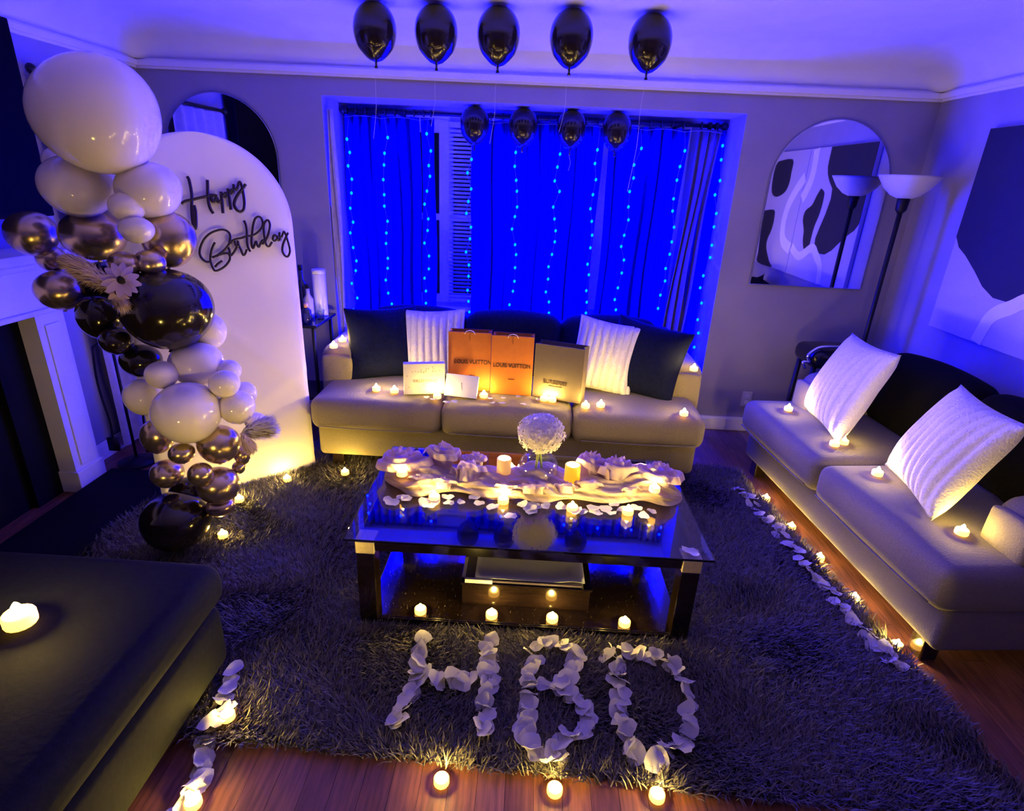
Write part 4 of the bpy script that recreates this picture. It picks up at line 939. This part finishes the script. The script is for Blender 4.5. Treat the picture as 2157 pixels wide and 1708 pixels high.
# helium balloons on the ceiling
def cb_mesh():
    pr = []
    n = 26
    for i in range(n+1):
        t = i/n; z = -1+2*t; a = math.acos(max(-1, min(1, -z)))
        r = math.sin(a)*(1+.10*z); 
        if z < -.55: r *= 1-.20*((-.55-z)/.45)
        pr.append((max(0, r), z))
    return MB().lathe(pr, 28).mesh('body', True)
CBM = cb_mesh(); neck = MB().lathe([(.0035, .004), (.006, -.004), (.005, -.012), (.010, -.026), (0, -.028)], 10).mesh('neck', True)
def cballoon(px, py, y, ztop, r, h, label, grp, rib, drift=0):
    c = P(px, py, y=y); t = thing('helium_balloon', label, 'balloon', (c.x, y, ztop-h-.001), 0, grp)
    obj('body', CBM, M['latex_black'], t, (0, 0, h/2), (0, 0, 0), (r, r, h/2))
    obj('neck', neck, M['latex_black'], t, (0, 0, .002))
    if rib: obj('ribbon', MB().tube(catmull([(0, 0, -.02), (drift*.3, .004, -rib*.3), (drift*.6+.01, -.004, -rib*.6), (drift, 0, -rib)]), .0007, 5).mesh('ribbon', True), M['ribbon'], t)
ords = ['first', 'second', 'third', 'fourth', 'last']
for i, (px_, py0, yy) in enumerate(((790, 75, 3.27), (919, 78, 3.27), (1050, 80, 3.26), (1203, 88, 3.25), (1369, 90, 3.28))):
    cballoon(px_, py0, yy, ZC, .105, .262, f'black helium balloon under the ceiling, {ords[i]} of the front five from the left', 'black balloons under the ceiling', .55 if i == 4 else (.35 if i in (0, 2) else .28), -.03)
for i, (px_, w_) in enumerate(((1000, 'first'), (1102, 'second'), (1204, 'third'), (1300, 'last'))):
    cballoon(px_, 262, 4.06, AZ, .094, .24, f'black helium balloon in the window bay, {w_} of the back four from the left', 'black balloons in the window bay', .12 if i == 2 else 0)

# ---------------------------------------------------------------- dried flowers in the garland
def plume(label, root_, tip_, r, n, m, name, cat, seed, sag=.02):
    t = thing(name, label, cat, root_); d = Vector(tip_)-Vector(root_); L_ = d.length; dn = d.normalized()
    sd1 = dn.cross(Vector((0, 1, 0))).normalized(); sd2 = dn.cross(sd1)
    obj('stalk', MB().tube([Vector((0, 0, 0)), d*.5, d*.95], .003, 5).mesh('stalk', True), m, t)
    rd = random.Random(seed); mb = MB()
    for i in range(n):
        s = rd.random()**.8; a = rd.uniform(0, 2*PI); rr = r*(.35+.65*math.sin(PI*min(1, .15+s*.8)))
        p0 = dn*(L_*s*.85); out = sd1*math.cos(a)+sd2*math.sin(a)
        p1 = p0+out*rr*.6+dn*rr*.7; p2 = p0+out*rr*rd.uniform(.7, 1.1)+dn*rr*rd.uniform(.9, 1.6)+Vector((0, 0, -sag*rd.random()))
        w_ = .0022; sdv = out.cross(dn)*w_
        k0 = len(mb.v); mb.v += [tuple(p0-sdv), tuple(p0+sdv), tuple(p1+sdv*1.3), tuple(p1-sdv*1.3), tuple(p2)]; mb.f += [[k0, k0+1, k0+2, k0+3], [k0+3, k0+2, k0+4]]
    o = obj('fluff', mb.mesh('fluff'), m, t); o['kind'] = 'stuff'; return t
plume('dried beige pampas plume sticking out left of the daisy', P(252, 612, y=2.16), P(122, 535, y=2.14), .05, 1500, M['pampas'], 'pampas_plume', 'dried flower', 1)
plume('short pampas tuft drooping below the daisy', P(235, 600, y=2.15), P(262, 645, y=2.10), .035, 350, M['pampas'], 'pampas_plume', 'dried flower', 2)
plume('bleached lace-like plume against the lower arch fabric', P(505, 915, y=2.20), P(575, 893, y=2.24), .06, 1300, M['lace'], 'bleached_plume', 'dried flower', 3)
plume('small beige dried cluster under the bleached plume', P(508, 912, y=2.16), P(530, 945, y=2.16), .035, 500, M['pampas'], 'pampas_plume', 'dried flower', 4)
def daisy(label, c, r, np_, rot):
    t = thing('daisy', label, 'flower', c, rot)
    def fn(u, q):
        x_ = .15+.85*u; w_ = .19*math.sin(PI*min(1, .18+u*.78))**.7*(1+.25*u); return (x_*r, (q-.5)*2*w_*r, r*(.16*u-.14*u*u+.10*(q-.5)**2))
    pm = grid_mesh('petal', 4, 2, fn)
    for i in range(np_): obj('petal', pm, M['daisy'], t, (0, 0, random.uniform(-.002, .004)), (random.uniform(-.2, .2), random.uniform(-.25, .1), 2*PI*i/np_+random.uniform(-.1, .1)))
    obj('seed_disc', MB().lathe([(0, -.004), (r*.22, -.003), (r*.24, .004), (r*.14, .009), (0, .0105)], 14).mesh('seed_disc', True), M['seed'], t)
daisy('pale blush daisy with a black centre on the garland', P(256, 590, y=2.08), .066, 12, (R_(75), R_(12), R_(20)))
daisy('smaller blush flower tucked under the pale daisy', P(248, 616, y=2.09), .042, 9, (R_(100), R_(-10), R_(10)))

# ================================================================ FLOOR LAMP AND CORNER STAND
lp = thing('floor_lamp', 'dark torchiere floor lamp with a pale bowl shade in the right corner', 'lamp', (2.155, 3.62, 0))
obj('base', MB().lathe([(0, 0), (.14, 0), (.14, .015), (.12, .03), (.03, .045), (.015, .06)], 24).mesh('base', True), M['iron'], lp)
obj('pole', MB().tube([(0, 0, .05), (0, 0, 1.62)], .014, 10).mesh('pole', True), M['iron'], lp)
obj('collar', MB().lathe([(.014, 1.56), (.03, 1.58), (.034, 1.64), (.02, 1.66)], 16).mesh('collar', True), M['iron'], lp)
obj('lamp_shade', MB().lathe([(.04, 1.645), (.075, 1.66), (.12, 1.70), (.155, 1.755), (.162, 1.768), (.156, 1.768), (.115, 1.706), (.07, 1.667), (.04, 1.655)], 32).mesh('lamp_shade', True), M['lamp_bowl'], lp)
cs = thing('ornate_stool', 'black stand with a silver scrolled edge behind the loveseat', 'stool', (2.0, 3.62, 0))
obj('seat_pad', soft_box('seat_pad', .42, .30, .12, .05, .01, 6), M['black_gloss'], cs, (0, 0, .62))
obj('scroll_trim', MB().tube(catmull([(-.235, -.12, .62), (-.255, -.12, .66), (-.215, -.12, .665), (-.235, -.12, .70), (-.205, -.12, .74), (-.15, -.12, .765), (0, -.12, .77), (.2, -.12, .76)]), .010, 8).mesh('scroll_trim', True), M['silver'], cs)
for s in (-.18, .18):
    for q in (-.1, .1): obj('leg', MB().tube([(s, q, 0), (s*1.02, q, .3), (s*.95, q, .64)], .016, 8).mesh('leg', True), M['iron'], cs)
